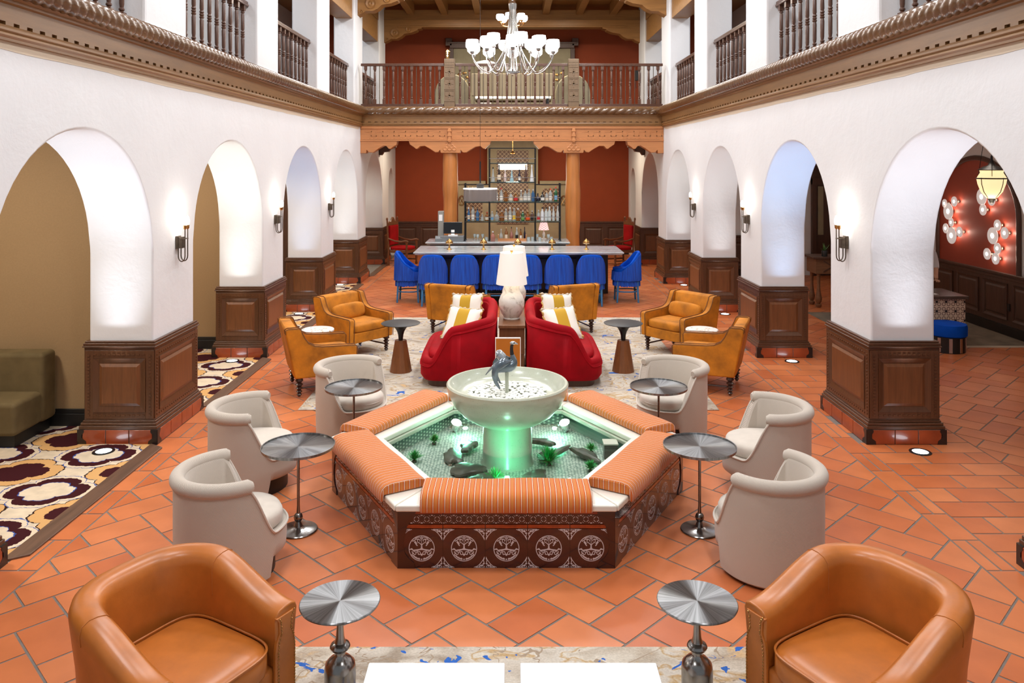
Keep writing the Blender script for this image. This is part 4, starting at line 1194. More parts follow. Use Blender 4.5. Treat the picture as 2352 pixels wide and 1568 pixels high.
def tall_table(lb, x, y, hgt=.66):
    t = thing('side_table', lb, 'side table', (x, y, 0), 0, 'slim steel side tables at the barrel chairs')
    g = MB(); g.lathe([(.001, -.012), (.27, -.012), (.282, -.008), (.284, .012), (.278, .012), (.276, .0), (.001, .0)], 56); obj('table_top', g, M['brushed'], t, (0, 0, hgt))
    g = MB(); g.lathe([(.145, 0), (.15, .008), (.145, .014), (.06, .022), (.035, .034), (.025, .06), (.018, .075)], 40); obj('base', g, M['nickel'], t)
    g = MB(); g.lathe([(.018, .07), (.03, .085), (.036, .105), (.03, .125), (.018, .138)], 24); obj('ball', g, M['nickel'], t)
    g = MB(); g.lathe([(.016, .13), (.011, .2), (.011, hgt - .012)], 16); obj('stem', g, M['nickel'], t)
tall_table('slim steel side table between the two left front barrel chairs', -1.68, 6.16); tall_table('slim steel side table between the two right front barrel chairs', 1.475, 6.16)
tall_table('slim steel side table before the back left barrel chair', -1.57, 7.78); tall_table('slim steel side table before the back right barrel chair', 1.46, 7.80)
for i, (x, nm) in enumerate(((-.915, 'left'), (.985, 'right'))):
    t = thing('accent_table', 'brushed steel accent table with bulbous base beside the %s leather armchair' % nm, 'side table', (x, 4.17, .006), 0, 'steel accent tables in the foreground')
    g = MB(); g.lathe([(.001, -.018), (.19, -.018), (.208, -.012), (.212, -.003), (.208, .001), (.001, .001)], 64); obj('table_top', g, M['brushed'], t, (0, 0, .55))
    g = MB(); g.lathe([(.1, 0), (.105, .01), (.1, .05), (.085, .06), (.082, .1), (.083, .19), (.078, .22), (.055, .245), (.032, .262), (.028, .275), (.03, .285), (.048, .298), (.054, .31), (.048, .322), (.03, .332), (.022, .36), (.018, .42), (.024, .53), (.03, .535)], 40); obj('pedestal', g, M['nickel'], t)
# black and timber cone tables
M['cone_wood'] = wood('walnut_cone', lin(124, 74, 40), .4, 'z', .25, 1, .2); M['black_top'] = plain('black_granite', (.02, .02, .022), .5, .3, 200)
for (x, nm) in ((-1.54, 'left'), (1.54, 'right')):
    t = thing('pedestal_table', 'black round table on a walnut cone beside the %s red sofa' % nm, 'side table', (x, 10.85, .012), 0, 'black pedestal tables')
    g = MB(); g.lathe([(.001, -.008), (.262, -.008), (.27, 0), (.262, .004), (.001, .004)], 48); obj('table_top', g, M['black_top'], t, (0, 0, .665))
    g = MB(); g.lathe([(.03, .43), (.036, .50), (.05, .55), (.08, .60), (.13, .64), (.19, .658)], 32); obj('trumpet_neck', g, M['black_iron'], t)
    g = MB(); g.lathe([(.155, 0), (.08, .43), (.001, .43)], 12, smooth=False); obj('cone_base', g, M['cone_wood'], t)
# terrazzo tables
def terrazzo():
    m = Mat('terrazzo'); v = m.nt.nodes.new('ShaderNodeTexVoronoi'); v.inputs['Scale'].default_value = 26; m.nt.links.new(m.coord(), v.inputs['Vector'])
    sp = m.nt.nodes.new('ShaderNodeSeparateColor'); m.nt.links.new(v.outputs['Color'], sp.inputs[0])
    r = S(m.nt, sp.outputs[0]); d = S(m.nt, v.outputs['Distance'])
    c = m.ramp(r, [(0, lin(236, 230, 224)), (.55, lin(200, 176, 150)), (.7, lin(236, 230, 224)), (.8, lin(104, 78, 66)), (.88, lin(190, 150, 100)), (.95, lin(236, 230, 224))], 'CONSTANT')
    m.color(m.mix(d.lt(.42), lin(236, 232, 226), c)).set(rough=.3); return m.m
M['terrazzo'] = terrazzo()
for (x, nm) in ((-2.72, 'left'), (2.66, 'right')):
    t = thing('terrazzo_table', 'round terrazzo table with black bobbin leg between the %s suede armchairs' % nm, 'side table', (x, 10.98, .006), 0, 'terrazzo tables')
    g = MB(); g.lathe([(.001, -.03), (.218, -.03), (.225, -.022), (.225, -.006), (.218, 0), (.001, 0)], 40); obj('table_top', g, M['terrazzo'], t, (0, 0, .56))
    g = MB(); pr = [(.12, 0), (.12, .02), (.03, .03)]
    for q in range(12): pr += [(.018, .045 + q * .04), (.032, .062 + q * .04), (.018, .08 + q * .04)]
    pr += [(.05, .53)]; g.lathe(pr, 16); obj('leg', g, M['black_iron'], t)
# white coffee tables
M['white_lacquer'] = plain('white_lacquer', lin(250, 250, 250), .25)
for (x, nm) in ((-.37, 'left'), (.375, 'right')):
    t = thing('coffee_table', 'square white lacquered coffee table on the front rug, %s one' % nm, 'coffee table', (x, 3.53, .006), 0, 'white coffee tables')
    g = MB(); g.bx(-.335, .335, -.33, .33, .38, .42); obj('table_top', g, M['white_lacquer'], t, bevel=.006)
    g = MB(); g.bx(-.3, .3, -.295, .295, .05, .38); obj('body', g, M['white_lacquer'], t)
    for sx in (-1, 1):
        for sy in (-1, 1): g = MB(); g.bx(-.02, .02, -.02, .02, 0, .05); obj('foot', g, M['black_iron'], t, (sx * .27, sy * .265, 0))
# rugs
def rug(seed, blue=.68):
    m = Mat('abstract_rug_%d' % seed); x, y, z = m.xyz()
    mp = m.mapped((1, 1.5, 1)); mp.node.inputs['Location'].default_value = (seed * 3.1, seed, 0)
    n1 = m.noise(1.3, 4, mp, .5, 1.6); n2 = m.noise(2.2, 3, mp, .6, .8); n3 = m.noise(4.5, 3, mp, .5, 1.6); n4 = m.noise(90, 3, mp)
    c = m.ramp(n1, [(.32, lin(160, 146, 130)), (.42, lin(196, 186, 172)), (.50, lin(206, 198, 186)), (.535, lin(186, 156, 112)), (.56, lin(208, 200, 186)), (.66, lin(180, 166, 148)), (.72, lin(216, 176, 120))])
    c = m.mix(((n2 - .5).abs()).lt(.008), c, lin(164, 146, 126))
    c = m.mix(n3.gt(blue), c, lin(56, 104, 186)); c = m.mix(n3.lt(.285), c, lin(130, 92, 70))
    sp = m.ramp(n4, [(.3, (.80, .79, .78)), (.7, (1.06, 1.06, 1.06))])
    m.color(m.mix(1.0, c, sp, 'MULTIPLY')).set(rough=.95, spec=.1); m.bump(n4, .4, .004); return m.m
g = MB(); g.bx(-2.5, 2.42, 9.15, 14.64, 0, .012); o = obj('rug', g, rug(1, .66), None, bevel=.003); tag(o, 'large abstract beige and blue rug under the red sofas', 'rug')
g = MB(); g.bx(-1.62, 1.62, 1.6, 4.667, 0, .006); o = obj('rug', g, rug(2, .64), None, bevel=.002); tag(o, 'abstract beige and blue rug under the white coffee tables in the foreground', 'rug')
# console with two lamps
M['walnut'] = wood('walnut_console', lin(112, 70, 40), .4, 'z', .25, 1, .2)
t = thing('console', 'narrow walnut console between the red sofas', 'console', (-.0, 11.05, .012))
g = MB(); g.bx(-.178, .178, -.78, .78, .71, .75); obj('top', g, M['walnut'], t, bevel=.006)
g = MB(); g.bx(-.168, .168, -.74, .74, .36, .71); obj('body', g, M['walnut'], t, bevel=.004)
for sx in (-1, 1):
    for sy in (-1, 1): g = MB(); g.bx(-.022, .022, -.022, .022, 0, .36); obj('leg', g, M['walnut'], t, (sx * .14, sy * .71, 0))
g = MB(); g.bx(-.15, .15, -.72, .72, .12, .14); obj('lower_shelf', g, M['walnut'], t)
g = MB(); g.box((-.03, 9.93, .40), (.285, .03, .76)); g.box((-.03, 9.93, .016), (.30, .14, .02)); 
t = thing('menu_stand', 'copper coloured menu board with white edges between the red sofas', 'sign', (-.05, 9.72, 0))
M['copper'] = plain('copper_laminate', lin(186, 112, 36), .4, .08, 3)
g = MB(); g.bx(-.15, .15, -.012, .012, .0, .715); obj('board', g, M['copper'], t)
g = MB(); g.bx(-.156, .156, -.014, .014, .715, .726); g.bx(-.158, -.15, -.014, .014, .0, .715); g.bx(.15, .158, -.014, .014, 0, .715); obj('edge_strip', g, M['white_lacquer'], t)
def clouded():
    m = Mat('white_clouded_ceramic'); n = m.noise(7, 6, None, .65, 1.2)
    m.color(m.ramp(n, [(.3, lin(150, 140, 126)), (.48, lin(226, 222, 212)), (.8, lin(240, 238, 232))])).set(rough=.3, coat=.3); return m.m
M['clouded'] = clouded()
def shade_mat(name, e, c=(1, .93, .84)):
    m = Mat(name); m.set(col=lin(246, 242, 234), rough=.8, emit=c, estr=e); return m.m
M['shade'] = shade_mat('white_linen_shade', .22)
for i, (x, y) in enumerate(((-.005, 10.72), (.03, 11.52))):
    t = thing('table_lamp', ('white ceramic table lamp with tapered white shade, nearer one on the console', 'white ceramic table lamp partly hidden behind the nearer lamp on the console')[i], 'lamp', (x, y, .763), 0, 'console lamps')
    g = MB(); g.lathe([(.11, 0), (.115, .012), (.1, .022), (.135, .07), (.172, .17), (.176, .25), (.15, .32), (.118, .37), (.105, .42), (.108, .46), (.09, .47), (.02, .475)], 40); obj('base', g, M['clouded'], t)
    g = MB(); g.lathe([(.212, .475), (.158, .905), (.155, .905), (.208, .475)], 48, closed=True); obj('shade', g, M['shade'], t)
    g = MB(); g.lathe([(.008, .47), (.008, .90), (.02, .905), (.02, .93), (.001, .935)], 12); obj('finial', g, M['brass'], t)
    light('POINT', (x, y, 1.45), 6, (1, .9, .78), .09, name='table_lamp_bulb')
# ------------------------------------------------------------------ bar, stools, shelves, bottles
def marble(name, c, vein, sc=(1, 6, 6)):
    m = Mat(name); n = m.noise(1.6, 6, m.mapped(sc), .65, 1.0)
    m.color(m.ramp(n, [(.3, vein), (.48, c), (.62, sc3(c, .86)), (.8, sc3(c, 1.1))])).set(rough=.16, coat=.4); return m.m
M['bar_marble'] = marble('grey_veined_marble', lin(196, 204, 208), lin(120, 134, 142))
M['bar_wood'] = wood('black_brown_panel', lin(52, 38, 34), .45, 'z', .25, 1, .1)
def bar(name, lb, x0, x1, y0, y1, hgt, inset):
    t = thing(name, lb, 'bar counter', ((x0 + x1) / 2, y0, 0)); w_ = (x1 - x0) / 2; d = y1 - y0
    g = MB(); g.bx(-w_, w_, 0, d, hgt - .03, hgt); obj('marble_top', g, M['bar_marble'], t, bevel=.008)
    g = MB(); g.bx(-w_ + .03, w_ - .03, .03, d - .03, hgt - .055, hgt - .03); obj('lower_slab', g, M['bar_marble'], t, bevel=.006)
    g = MB(); g.bx(-w_ + inset, w_ - inset, inset, d - .1, .1, hgt - .055); obj('body', g, M['bar_wood'], t)
    g = MB(); g.bx(-w_ + inset + .04, w_ - inset - .04, inset + .05, d - .14, 0, .1); obj('kick_plate', g, M['black'], t)
    n = max(4, int(2 * w_ / .6)); pw = (2 * w_ - 2 * inset) / n
    for i in range(n):
        F = face_M((-w_ + inset + i * pw, inset, 0), (1, 0, 0), (0, -1, 0)); g = MB(); ring(g, F, .05, pw - .05, .18, hgt - .15, .03, 0, .018, .004); obj('front_panel', g, M['bar_wood'], t)
    return t
b1 = bar('bar_counter', 'long grey marble bar lined with blue stools', -2.02, 2.29, 16.0, 17.3, 1.07, .38)
g = MB(); g.tube([(-1.7, .2, .2), (1.7, .2, .2)], .02, 10); obj('foot_rail', g, M['steel'], b1)
for x in (-1.5, -.5, .5, 1.5): g = MB(); g.tube([(x, .2, .2), (x, .42, .2)], .012, 8); obj('rail_bracket', g, M['steel'], b1)
bar('back_counter', 'grey marble back counter below the bottle shelves', -2.0, 1.34, 18.05, 19.0, 1.07, .1)
M['ledge'] = M['bar_marble']
g = MB(); g.bx(1.35, 2.12, 17.35, 17.75, .86, .89)
t = thing('service_ledge', 'low grey marble service ledge at the right end of the bar', 'ledge', (1.75, 17.5, 0))
g = MB(); g.bx(-.45, .45, -.15, .28, .86, .90); obj('marble_top', g, M['bar_marble'], t, bevel=.006)
g = MB(); g.bx(-.4, .38, -.1, .24, 0, .86); obj('body', g, M['bar_wood'], t)

# blue fringed stools, front = +x
M['blue_leg'] = plain('blue_lacquered_leg', lin(52, 122, 176), .4, .1, 20)
def fringe_mat():
    m = Mat('blue_fringe'); x, y, z = m.xyz(); th = y.atan2(x)
    f = m.noise(60, 2, m.mapped((1, 1, .03)))
    m.color(m.ramp(f, [(.3, lin(0, 56, 158)), (.7, lin(4, 92, 214))])).set(rough=.75, sheen=.15); m.bump(f, .6, .006); return m.m
M['blue_fringe'] = fringe_mat()
def stool():
    t = thing('bar_stool', '', 'bar stool', group='blue fringed bar stools')
    N = 72; R = .275
    def plan(u, r):
        an = PI + (u - .5) * 2 * PI; e = .8
        c, s_ = math.cos(an), math.sin(an); return (r * math.copysign(abs(c) ** e, c), r * .98 * math.copysign(abs(s_) ** e, s_))
    def top(u):
        d = abs(u - .5) * 360
        return .69 + .345 * (1 - smooth01((d - 30) / 95)) + .02 * (1 - smooth01(d / 40))
    g = MB()
    def fn(u, v):
        k = int(round(v * 6)); tp = top(u)
        r, z = [(R, .58), (R + .005, .7), (R + .01, tp - .02), (R - .01, tp), (R - .045, tp - .015), (R - .055, .7), (R - .055, .58)][k]
        x, y = plan(u, r); return (x, y, max(z, .58))
    g.grid(fn, N, 7, cu=True, cv=True); obj('shell', g, M['blue_velvet'], t, ang=60)
    g = MB(); g.ellip((0, 0, .655), (R - .03, R - .03, .05), 36, 10, e=.8, ez=.5); obj('seat', g, M['blue_velvet'], t)
    def skirt(r, zt, zb, nm, seed, jag):
        rr = random.Random(seed); n = 180; vs = []; fs = []
        for i in range(n):
            x, y = plan(i / n, r + .006 * (i % 2)); x2, y2 = plan(i / n, r + .012 + .006 * (i % 2))
            vs += [(x, y, zt(i / n)), (x2, y2, zb - jag * rr.random())]
        for i in range(n): j = (i + 1) % n; fs.append((2 * i, 2 * j, 2 * j + 1, 2 * i + 1))
        g = MB(); g.add(vs, fs, False); o = obj(nm, g, M['blue_fringe'], t); o['kind'] = 'stuff'
        md = o.modifiers.new('thick', 'SOLIDIFY'); md.thickness = .008
    skirt(R + .012, lambda u: top(u) - .05, .47, 'fringe', 1, .025)
    skirt(R - .012, lambda u: .6, .36, 'under_fringe', 2, .03)
    for sx in (-1, 1):
        for sy in (-1, 1):
            g = MB(); vs = []
            for (z, h_, off) in ((0, .017, .03), (.6, .026, 0)):
                for (a, b) in ((-1, -1), (1, -1), (1, 1), (-1, 1)): vs.append((sx * (.19 + off) + a * h_, sy * (.19 + off * .6) + b * h_, z))
            g.add(vs, [(0, 3, 2, 1), (4, 5, 6, 7), (0, 1, 5, 4), (1, 2, 6, 5), (2, 3, 7, 6), (3, 0, 4, 7)]); obj('leg', g, M['blue_leg'], t, bevel=.006)
    g = MB(); g.tube([(*plan(i / 40, .235), .225) for i in range(40)], .013, 8, closed=True, flat=.7); obj('foot_ring', g, M['blue_leg'], t)
    return t
st = stool(); stt = snapshot(st)
names6 = ['first', 'second', 'third', 'fourth', 'fifth', 'sixth']
ss = [(-1.61 + .643 * i, 16.02, PI / 2, 'blue fringed bar stool, %s from the left along the front of the bar' % names6[i]) for i in range(6)]
ss += [(-2.16, 16.45, 0, 'blue fringed bar stool at the left end of the bar, seen from the side'), (2.40, 16.45, PI, 'blue fringed bar stool at the right end of the bar, seen from the side')]
for i, (x, y, rz, lb) in enumerate(ss):
    o = st if i == 0 else dup(st, tree=stt)
    o.location = (x, y, 0); o.rotation_euler = (0, 0, rz); o['label'] = lb
# brass mushroom lamps
lm = None
for i in range(5):
    x = (1032 + 78.7 * i - 1176) / 1800 * 16.55
    if lm is None:
        lm = thing('mushroom_lamp', '', 'lamp', group='brass lamps on the bar')
        g = MB(); g.lathe([(.055, 0), (.058, .008), (.03, .018), (.02, .03), (.017, .12), (.022, .135)], 24); obj('stem', g, M['brass'], lm)
        g = MB(); g.lathe([(.078, .13), (.08, .135), (.07, .17), (.045, .20), (.015, .215), (.006, .232), (.001, .235)], 28); obj('shade', g, M['brass'], lm)
        g = MB(); g.lathe([(.001, .128), (.07, .128), (.07, .131), (.001, .133)], 20); obj('diffuser', g, glow('warm_diffuser', (1, .82, .55), 6), lm)
        lmt = snapshot(lm); o = lm
    else: o = dup(lm, tree=lmt)
    o.location = (x, 16.55, 1.07); o['label'] = 'small brass mushroom lamp on the bar, %s from the left' % ['first', 'second', 'middle one third', 'fourth', 'fifth'][i]
# drum pendant
px_, py_ = (1103 - 1176) / 1800 * 16.9, 16.9
t = thing('drum_pendant', 'round smoked acrylic drum pendant lamp hanging over the left half of the bar', 'pendant lamp', (px_, py_, 2.08))
def acrylic():
    m = Mat('smoked_acrylic'); nt = m.nt; tr = nt.nodes.new('ShaderNodeBsdfTransparent'); tr.inputs[0].default_value = (.62, .58, .56, 1)
    gl = nt.nodes.new('ShaderNodeBsdfPrincipled'); gl.inputs['Base Color'].default_value = (.30, .27, .26, 1); gl.inputs['Roughness'].default_value = .15
    mx = nt.nodes.new('ShaderNodeMixShader'); mx.inputs[0].default_value = .6; nt.links.new(tr.outputs[0], mx.inputs[1]); nt.links.new(gl.outputs[0], mx.inputs[2]); nt.links.new(mx.outputs[0], m.out.inputs[0]); return m.m
g = MB(); g.lathe([(.355, 0), (.36, .0), (.36, .265), (.355, .265)], 56, closed=True); obj('drum', g, acrylic(), t)
M['white_glow'] = glow('white_glow', (1, .97, .92), 5)
g = MB(); g.lathe([(.001, .255), (.362, .255), (.366, .265), (.362, .272), (.001, .272)], 56); obj('light_disc', g, M['white_glow'], t)
g = MB(); g.lathe([(.08, .272), (.08, .36), (.03, .375), (.016, .39), (.016, .85), (.001, .85)], 20); obj('canopy_stem', g, M['black_iron'], t)
g = MB(); g.tube([(0, 0, .84), (0, 0, 5.4)], .004, 6); obj('cable', g, M['black_iron'], t)
# bottle shelf
YS = 18.55
def bx_(zx): return (1040 + zx / 6.532 - 1176) / 1800 * YS
t = thing('bottle_shelf', 'black iron and glass back bar shelf with a tall centre bay', 'shelf', (0, YS, 1.07))
xs = [bx_(188), bx_(550), bx_(1237), bx_(1605)]
def shz(zy): return H - (330 + zy / 6.532 - 376) / 1800 * YS - 1.07
ZT, ZS = shz(70), shz(590)
for i, x in enumerate(xs):
    for dy in (-.17, .17):
        g = MB(); g.tube([(x, dy, 0), (x, dy, ZT if i in (1, 2) else ZS)], .016, 8); g.lathe([(.03, 0), (.03, .012)], 12, (x, dy, 0)); obj('post', g, M['black_iron'], t)
def glass():
    m = Mat('green_edge_glass'); nt = m.nt; tr = nt.nodes.new('ShaderNodeBsdfTransparent'); tr.inputs[0].default_value = (.86, .95, .93, 1)
    gl = nt.nodes.new('ShaderNodeBsdfGlossy'); gl.inputs['Roughness'].default_value = .05; gl.inputs[0].default_value = (.7, .95, .92, 1)
    mx = nt.nodes.new('ShaderNodeMixShader'); mx.inputs[0].default_value = .22; nt.links.new(tr.outputs[0], mx.inputs[1]); nt.links.new(gl.outputs[0], mx.inputs[2]); nt.links.new(mx.outputs[0], m.out.inputs[0]); return m.m
M['glass'] = glass()
lev = {'c4': shz(285), 'c3': shz(570), 'c2': shz(865), 'c1': shz(1155), 's2': shz(865), 's1': shz(1155)}
for kx, (a, b, zs) in enumerate(((1, 2, (lev['c4'], lev['c3'], lev['c2'], lev['c1'])), (0, 1, (lev['s2'], lev['s1'])), (2, 3, (lev['s2'], lev['s1'])))):
    for z in zs:
        g = MB(); g.bx(xs[a], xs[b], -.17, .17, z - .012, z); obj('glass_shelf', g, M['glass'], t)
        g = MB()
        for dy in (-.17, .17): g.tube([(xs[a], dy, z - .02), (xs[b], dy, z - .02)], .009, 6)
        o = obj('shelf_bar', g, M['black_iron'], t)
        g = MB(); g.tube([(xs[a], -.18, z + .10), (xs[b], -.18, z + .10)], .007, 6); obj('guard_rail', g, M['steel'], t)
    zt_ = ZT if kx == 0 else ZS - .03
    g = MB(); g.tube([(xs[a], -.17, zt_), (xs[b], -.17, zt_)], .012, 6); obj('top_bar', g, M['black_iron'], t)
# bottles
def bglass(name, c, a=.55):
    m = Mat(name); nt = m.nt; tr = nt.nodes.new('ShaderNodeBsdfTransparent'); tr.inputs[0].default_value = (*[min(1, q * 1.1) for q in c], 1)
    m.set(col=c, rough=.08, coat=.5); mx = nt.nodes.new('ShaderNodeMixShader'); mx.inputs[0].default_value = a
    nt.links.new(tr.outputs[0], mx.inputs[1]); nt.links.new(m.b.outputs[0], mx.inputs[2]); nt.links.new(mx.outputs[0], m.out.inputs[0]); return m.m
BG = dict(clear=bglass('clear_glass', (.72, .76, .76), .4), frost=bglass('frosted_glass', (.78, .82, .82), .75), amber=bglass('amber_spirit', lin(150, 88, 30), .8), green=bglass('green_glass', lin(40, 100, 60), .85),
          blue=bglass('blue_glass', lin(70, 120, 170), .75), navy=bglass('navy_glass', lin(28, 26, 50), .95), black=bglass('black_glass', (.02, .018, .018), .98), brown=bglass('brown_glass', lin(96, 66, 56), .9),
          ice=bglass('pale_blue_glass', lin(170, 206, 216), .9), rose=bglass('pale_pink_ceramic', lin(226, 204, 198), 1), white=bglass('white_ceramic', lin(232, 234, 238), 1), pink=bglass('rose_spirit', lin(170, 110, 96), .85))
LC = {k: plain(k + '_label', lin(*v), .6) for k, v in dict(white=(236, 232, 224), cream=(226, 210, 186), yellow=(238, 190, 20), orange=(232, 84, 26), red=(206, 40, 44), black=(20, 18, 18), green=(110, 160, 80), bluelabel=(120, 170, 210)).items()}
CC = {k: plain(k + '_cap', lin(*v), .4) for k, v in dict(black=(18, 18, 18), red=(190, 40, 30), orange=(226, 70, 20), cork=(196, 160, 116), silver=(180, 182, 186), white=(236, 236, 236), gold=(196, 150, 70)).items()}
PROF = {
    'std': [(.85, 0), (1, .02), (1, .62), (.85, .70), (.38, .78), (.34, .95)],
    'tall': [(.75, 0), (.8, .02), (.8, .52), (.62, .62), (.36, .74), (.33, .95)],
    'squat': [(1.15, 0), (1.3, .04), (1.3, .45), (1.1, .62), (.45, .74), (.4, .95)],
    'cone': [(1.2, 0), (1.25, .03), (.95, .25), (.5, .6), (.36, .8), (.34, .95)],
    'round': [(.9, 0), (1.4, .15), (1.5, .32), (1.2, .52), (.4, .66), (.36, .95)]}
NW = ['first', 'second', 'third', 'fourth', 'fifth', 'sixth', 'seventh', 'eighth', 'ninth', 'tenth', 'eleventh']
CN = dict(clear='clear glass', frost='frosted white', amber='amber', green='green', blue='blue', navy='dark navy', black='black', brown='brown', ice='pale blue', rose='pale pink', white='white ceramic', pink='rose coloured')
def bottle(x, z, y, kind, colr, cap, lab, hgt, lb, r=.041):
    t = thing('bottle', lb, 'bottle', (x, y, z), 0, 'bottles on the back bar')
    P = PROF[kind]; g = MB(); g.lathe([(r * a, hgt * b) for a, b in P], 14); obj('glass_body', g, BG[colr], t)
    g = MB(); rr = r * P[-1][0] * 1.15; g.lathe([(rr, hgt * .9), (rr, hgt), (rr * .8, hgt * 1.02), (.001, hgt * 1.02)], 10); obj('cap', g, CC[cap], t)
    if lab:
        k = max(a for a, b in P if b < .66) * r * (1.03 if kind != 'cone' else .98)
        g = MB(); n = 8; z0, z1 = hgt * .12, hgt * .42
        vs = []
        for i in range(n + 1):
            a = -PI / 2 + (i / n - .5) * 1.9; vs += [(k * math.cos(a), k * math.sin(a), z0), (k * math.cos(a), k * math.sin(a), z1)]
        g.add(vs, [(2 * i, 2 * i + 2, 2 * i + 3, 2 * i + 1) for i in range(n)], True); obj('label', g, LC[lab], t)
q = .001578
rows_b = [
 ('c3', 'top shelf of the tall centre bay', [(605, 'cone', 'clear', 'black', None, 215), (695, 'cone', 'black', 'black', 'cream', 250), (785, 'tall', 'rose', 'white', None, 180), (885, 'cone', 'ice', 'white', None, 185), (1000, 'tall', 'navy', 'black', 'white', 180), (1095, 'tall', 'brown', 'gold', None, 250), (1185, 'cone', 'white', 'white', None, 250)]),
 ('c2', 'second shelf of the centre bay', [(595, 'std', 'black', 'black', 'white', 200), (660, 'tall', 'clear', 'white', 'white', 200), (728, 'std', 'clear', 'red', 'white', 200), (797, 'std', 'amber', 'black', None, 180), (870, 'squat', 'clear', 'cork', 'cream', 140), (945, 'squat', 'amber', 'cork', 'red', 130), (1025, 'cone', 'clear', 'white', 'cream', 170), (1087, 'squat', 'clear', 'black', 'white', 180), (1143, 'std', 'clear', 'silver', 'white', 180), (1203, 'std', 'blue', 'silver', None, 180)]),
 ('s2', 'upper shelf of the left bay', [(235, 'tall', 'clear', 'cork', 'cream', 220), (297, 'tall', 'clear', 'cork', 'white', 215), (345, 'std', 'green', 'black', None, 150), (400, 'std', 'black', 'black', None, 150), (455, 'std', 'brown', 'gold', 'cream', 150), (515, 'std', 'black', 'black', None, 160)]),
 ('s2', 'upper shelf of the right bay', [(1275, 'round', 'navy', 'black', None, 120), (1345, 'squat', 'black', 'black', 'white', 140), (1410, 'std', 'clear', 'cork', 'cream', 150), (1465, 'std', 'clear', 'orange', 'white', 190), (1545, 'std', 'green', 'red', 'bluelabel', 215)]),
 ('s1', 'lower shelf of the left bay', [(240, 'tall', 'blue', 'white', 'cream', 200), (303, 'std', 'clear', 'black', 'white', 225), (372, 'std', 'blue', 'black', None, 180), (443, 'cone', 'clear', 'cork', None, 120), (515, 'squat', 'amber', 'red', 'cream', 130)]),
 ('c1', 'third shelf of the centre bay', [(590, 'std', 'clear', 'silver', 'bluelabel', 140), (660, 'round', 'clear', 'black', None, 150), (735, 'squat', 'amber', 'silver', None, 150), (797, 'std', 'clear', 'silver', 'cream', 180), (860, 'std', 'clear', 'white', 'white', 200), (920, 'std', 'clear', 'silver', 'yellow', 190), (978, 'std', 'amber', 'white', None, 185), (1050, 'std', 'green', 'silver', 'green', 150), (1125, 'squat', 'amber', 'cork', 'orange', 150), (1190, 'std', 'brown', 'silver', 'black', 150)]),
 ('s1', 'lower shelf of the right bay', [(1285, 'std', 'clear', 'bluelabel' if False else 'silver', 'red', 160), (1342, 'std', 'white', 'black', None, 200), (1400, 'std', 'frost', 'black', None, 200), (1450, 'std', 'frost', 'white', None, 210), (1510, 'tall', 'frost', 'silver', None, 215), (1572, 'tall', 'frost', 'silver', None, 220)])]
for (lv, nm, bs) in rows_b:
    for i, (zx_, kd, co, cp, lb_, hh) in enumerate(bs):
        lab = ('%s bottle with %s label' % (CN[co], 'light blue' if lb_ == 'bluelabel' else lb_)) if lb_ else ('%s bottle with %s top' % (CN[co], cp))
        bottle(bx_(zx_), 1.07 + lev[lv] + .001, YS - .02, kd, co, cp, lb_, hh * q, '%s, %s on the %s' % (lab, NW[i], nm))
# wooden tray with decanter bottles on the counter, glasses
t = thing('bottle_tray', 'pale timber tray holding spirits on the back counter', 'tray', (bx_(890), 18.5, 1.07))
wt = (bx_(1105) - bx_(682)) / 2
g = MB(); g.bx(-wt, wt, -.12, .12, 0, .015); obj('tray_base', g, M['wood_beam'], t)
g = MB(); g.bx(-wt, wt, -.12, -.105, .015, .06); obj('tray_front', g, M['wood_beam'], t)
for sx in (-1, 1): g = MB(); g.bx(sx * wt, sx * (wt - .015), -.105, .12, .015, .14); obj('tray_side', g, M['wood_beam'], t)
for i, (zx_, kd, co, cp, lb_, hh) in enumerate([(725, 'round', 'clear', 'silver', None, 160), (802, 'squat', 'amber', 'cork', 'cream', 190), (880, 'round', 'pink', 'black', None, 190), (960, 'squat', 'clear', 'silver', 'black', 180), (1020, 'std', 'amber', 'black', 'white', 160), (1078, 'tall', 'navy', 'black', None, 190)]):
    bottle(bx_(zx_), 1.086, 18.5, kd, co, cp, lb_, hh * q, '%s bottle, %s from the left in the timber tray on the counter' % (CN[co], NW[i]), .03)
bottle(bx_(605), 1.071, 18.3, 'squat', 'pink', 'silver', None, 145 * q, 'rose coloured bottle standing alone left of the timber tray on the counter')
gg = MB(); gg.lathe([(.03, 0), (.032, .004), (.006, .01), (.005, .06), (.028, .085), (.036, .12), (.032, .155), (.03, .155), (.033, .12), (.004, .075)], 14); gwm = gg.mesh('wine_glass')
gg = MB(); gg.lathe([(.034, 0), (.038, .09), (.035, .09), (.031, .01), (.001, .01)], 14); gtm = gg.mesh('tumbler')
for i, (zx_, me, y) in enumerate([(330, gwm, 18.5), (378, gwm, 18.42), (450, gwm, 18.5), (510, gtm, 18.4), (1135, gtm, 18.4), (1195, gtm, 18.44), (1262, gwm, 18.45), (1300, gtm, 18.35), (1430, gwm, 18.4), (1475, gtm, 18.45)]):
    o = obj('wine_glass' if me is gwm else 'tumbler', me, BG['clear'], None, (bx_(zx_), y, 1.071))
    tag(o, 'empty clear %s on the back counter, %s glass from the left' % ('wine glass' if me is gwm else 'tumbler', NW[i] if i < 9 else 'last'), 'glass', 'glasses on the back counter')
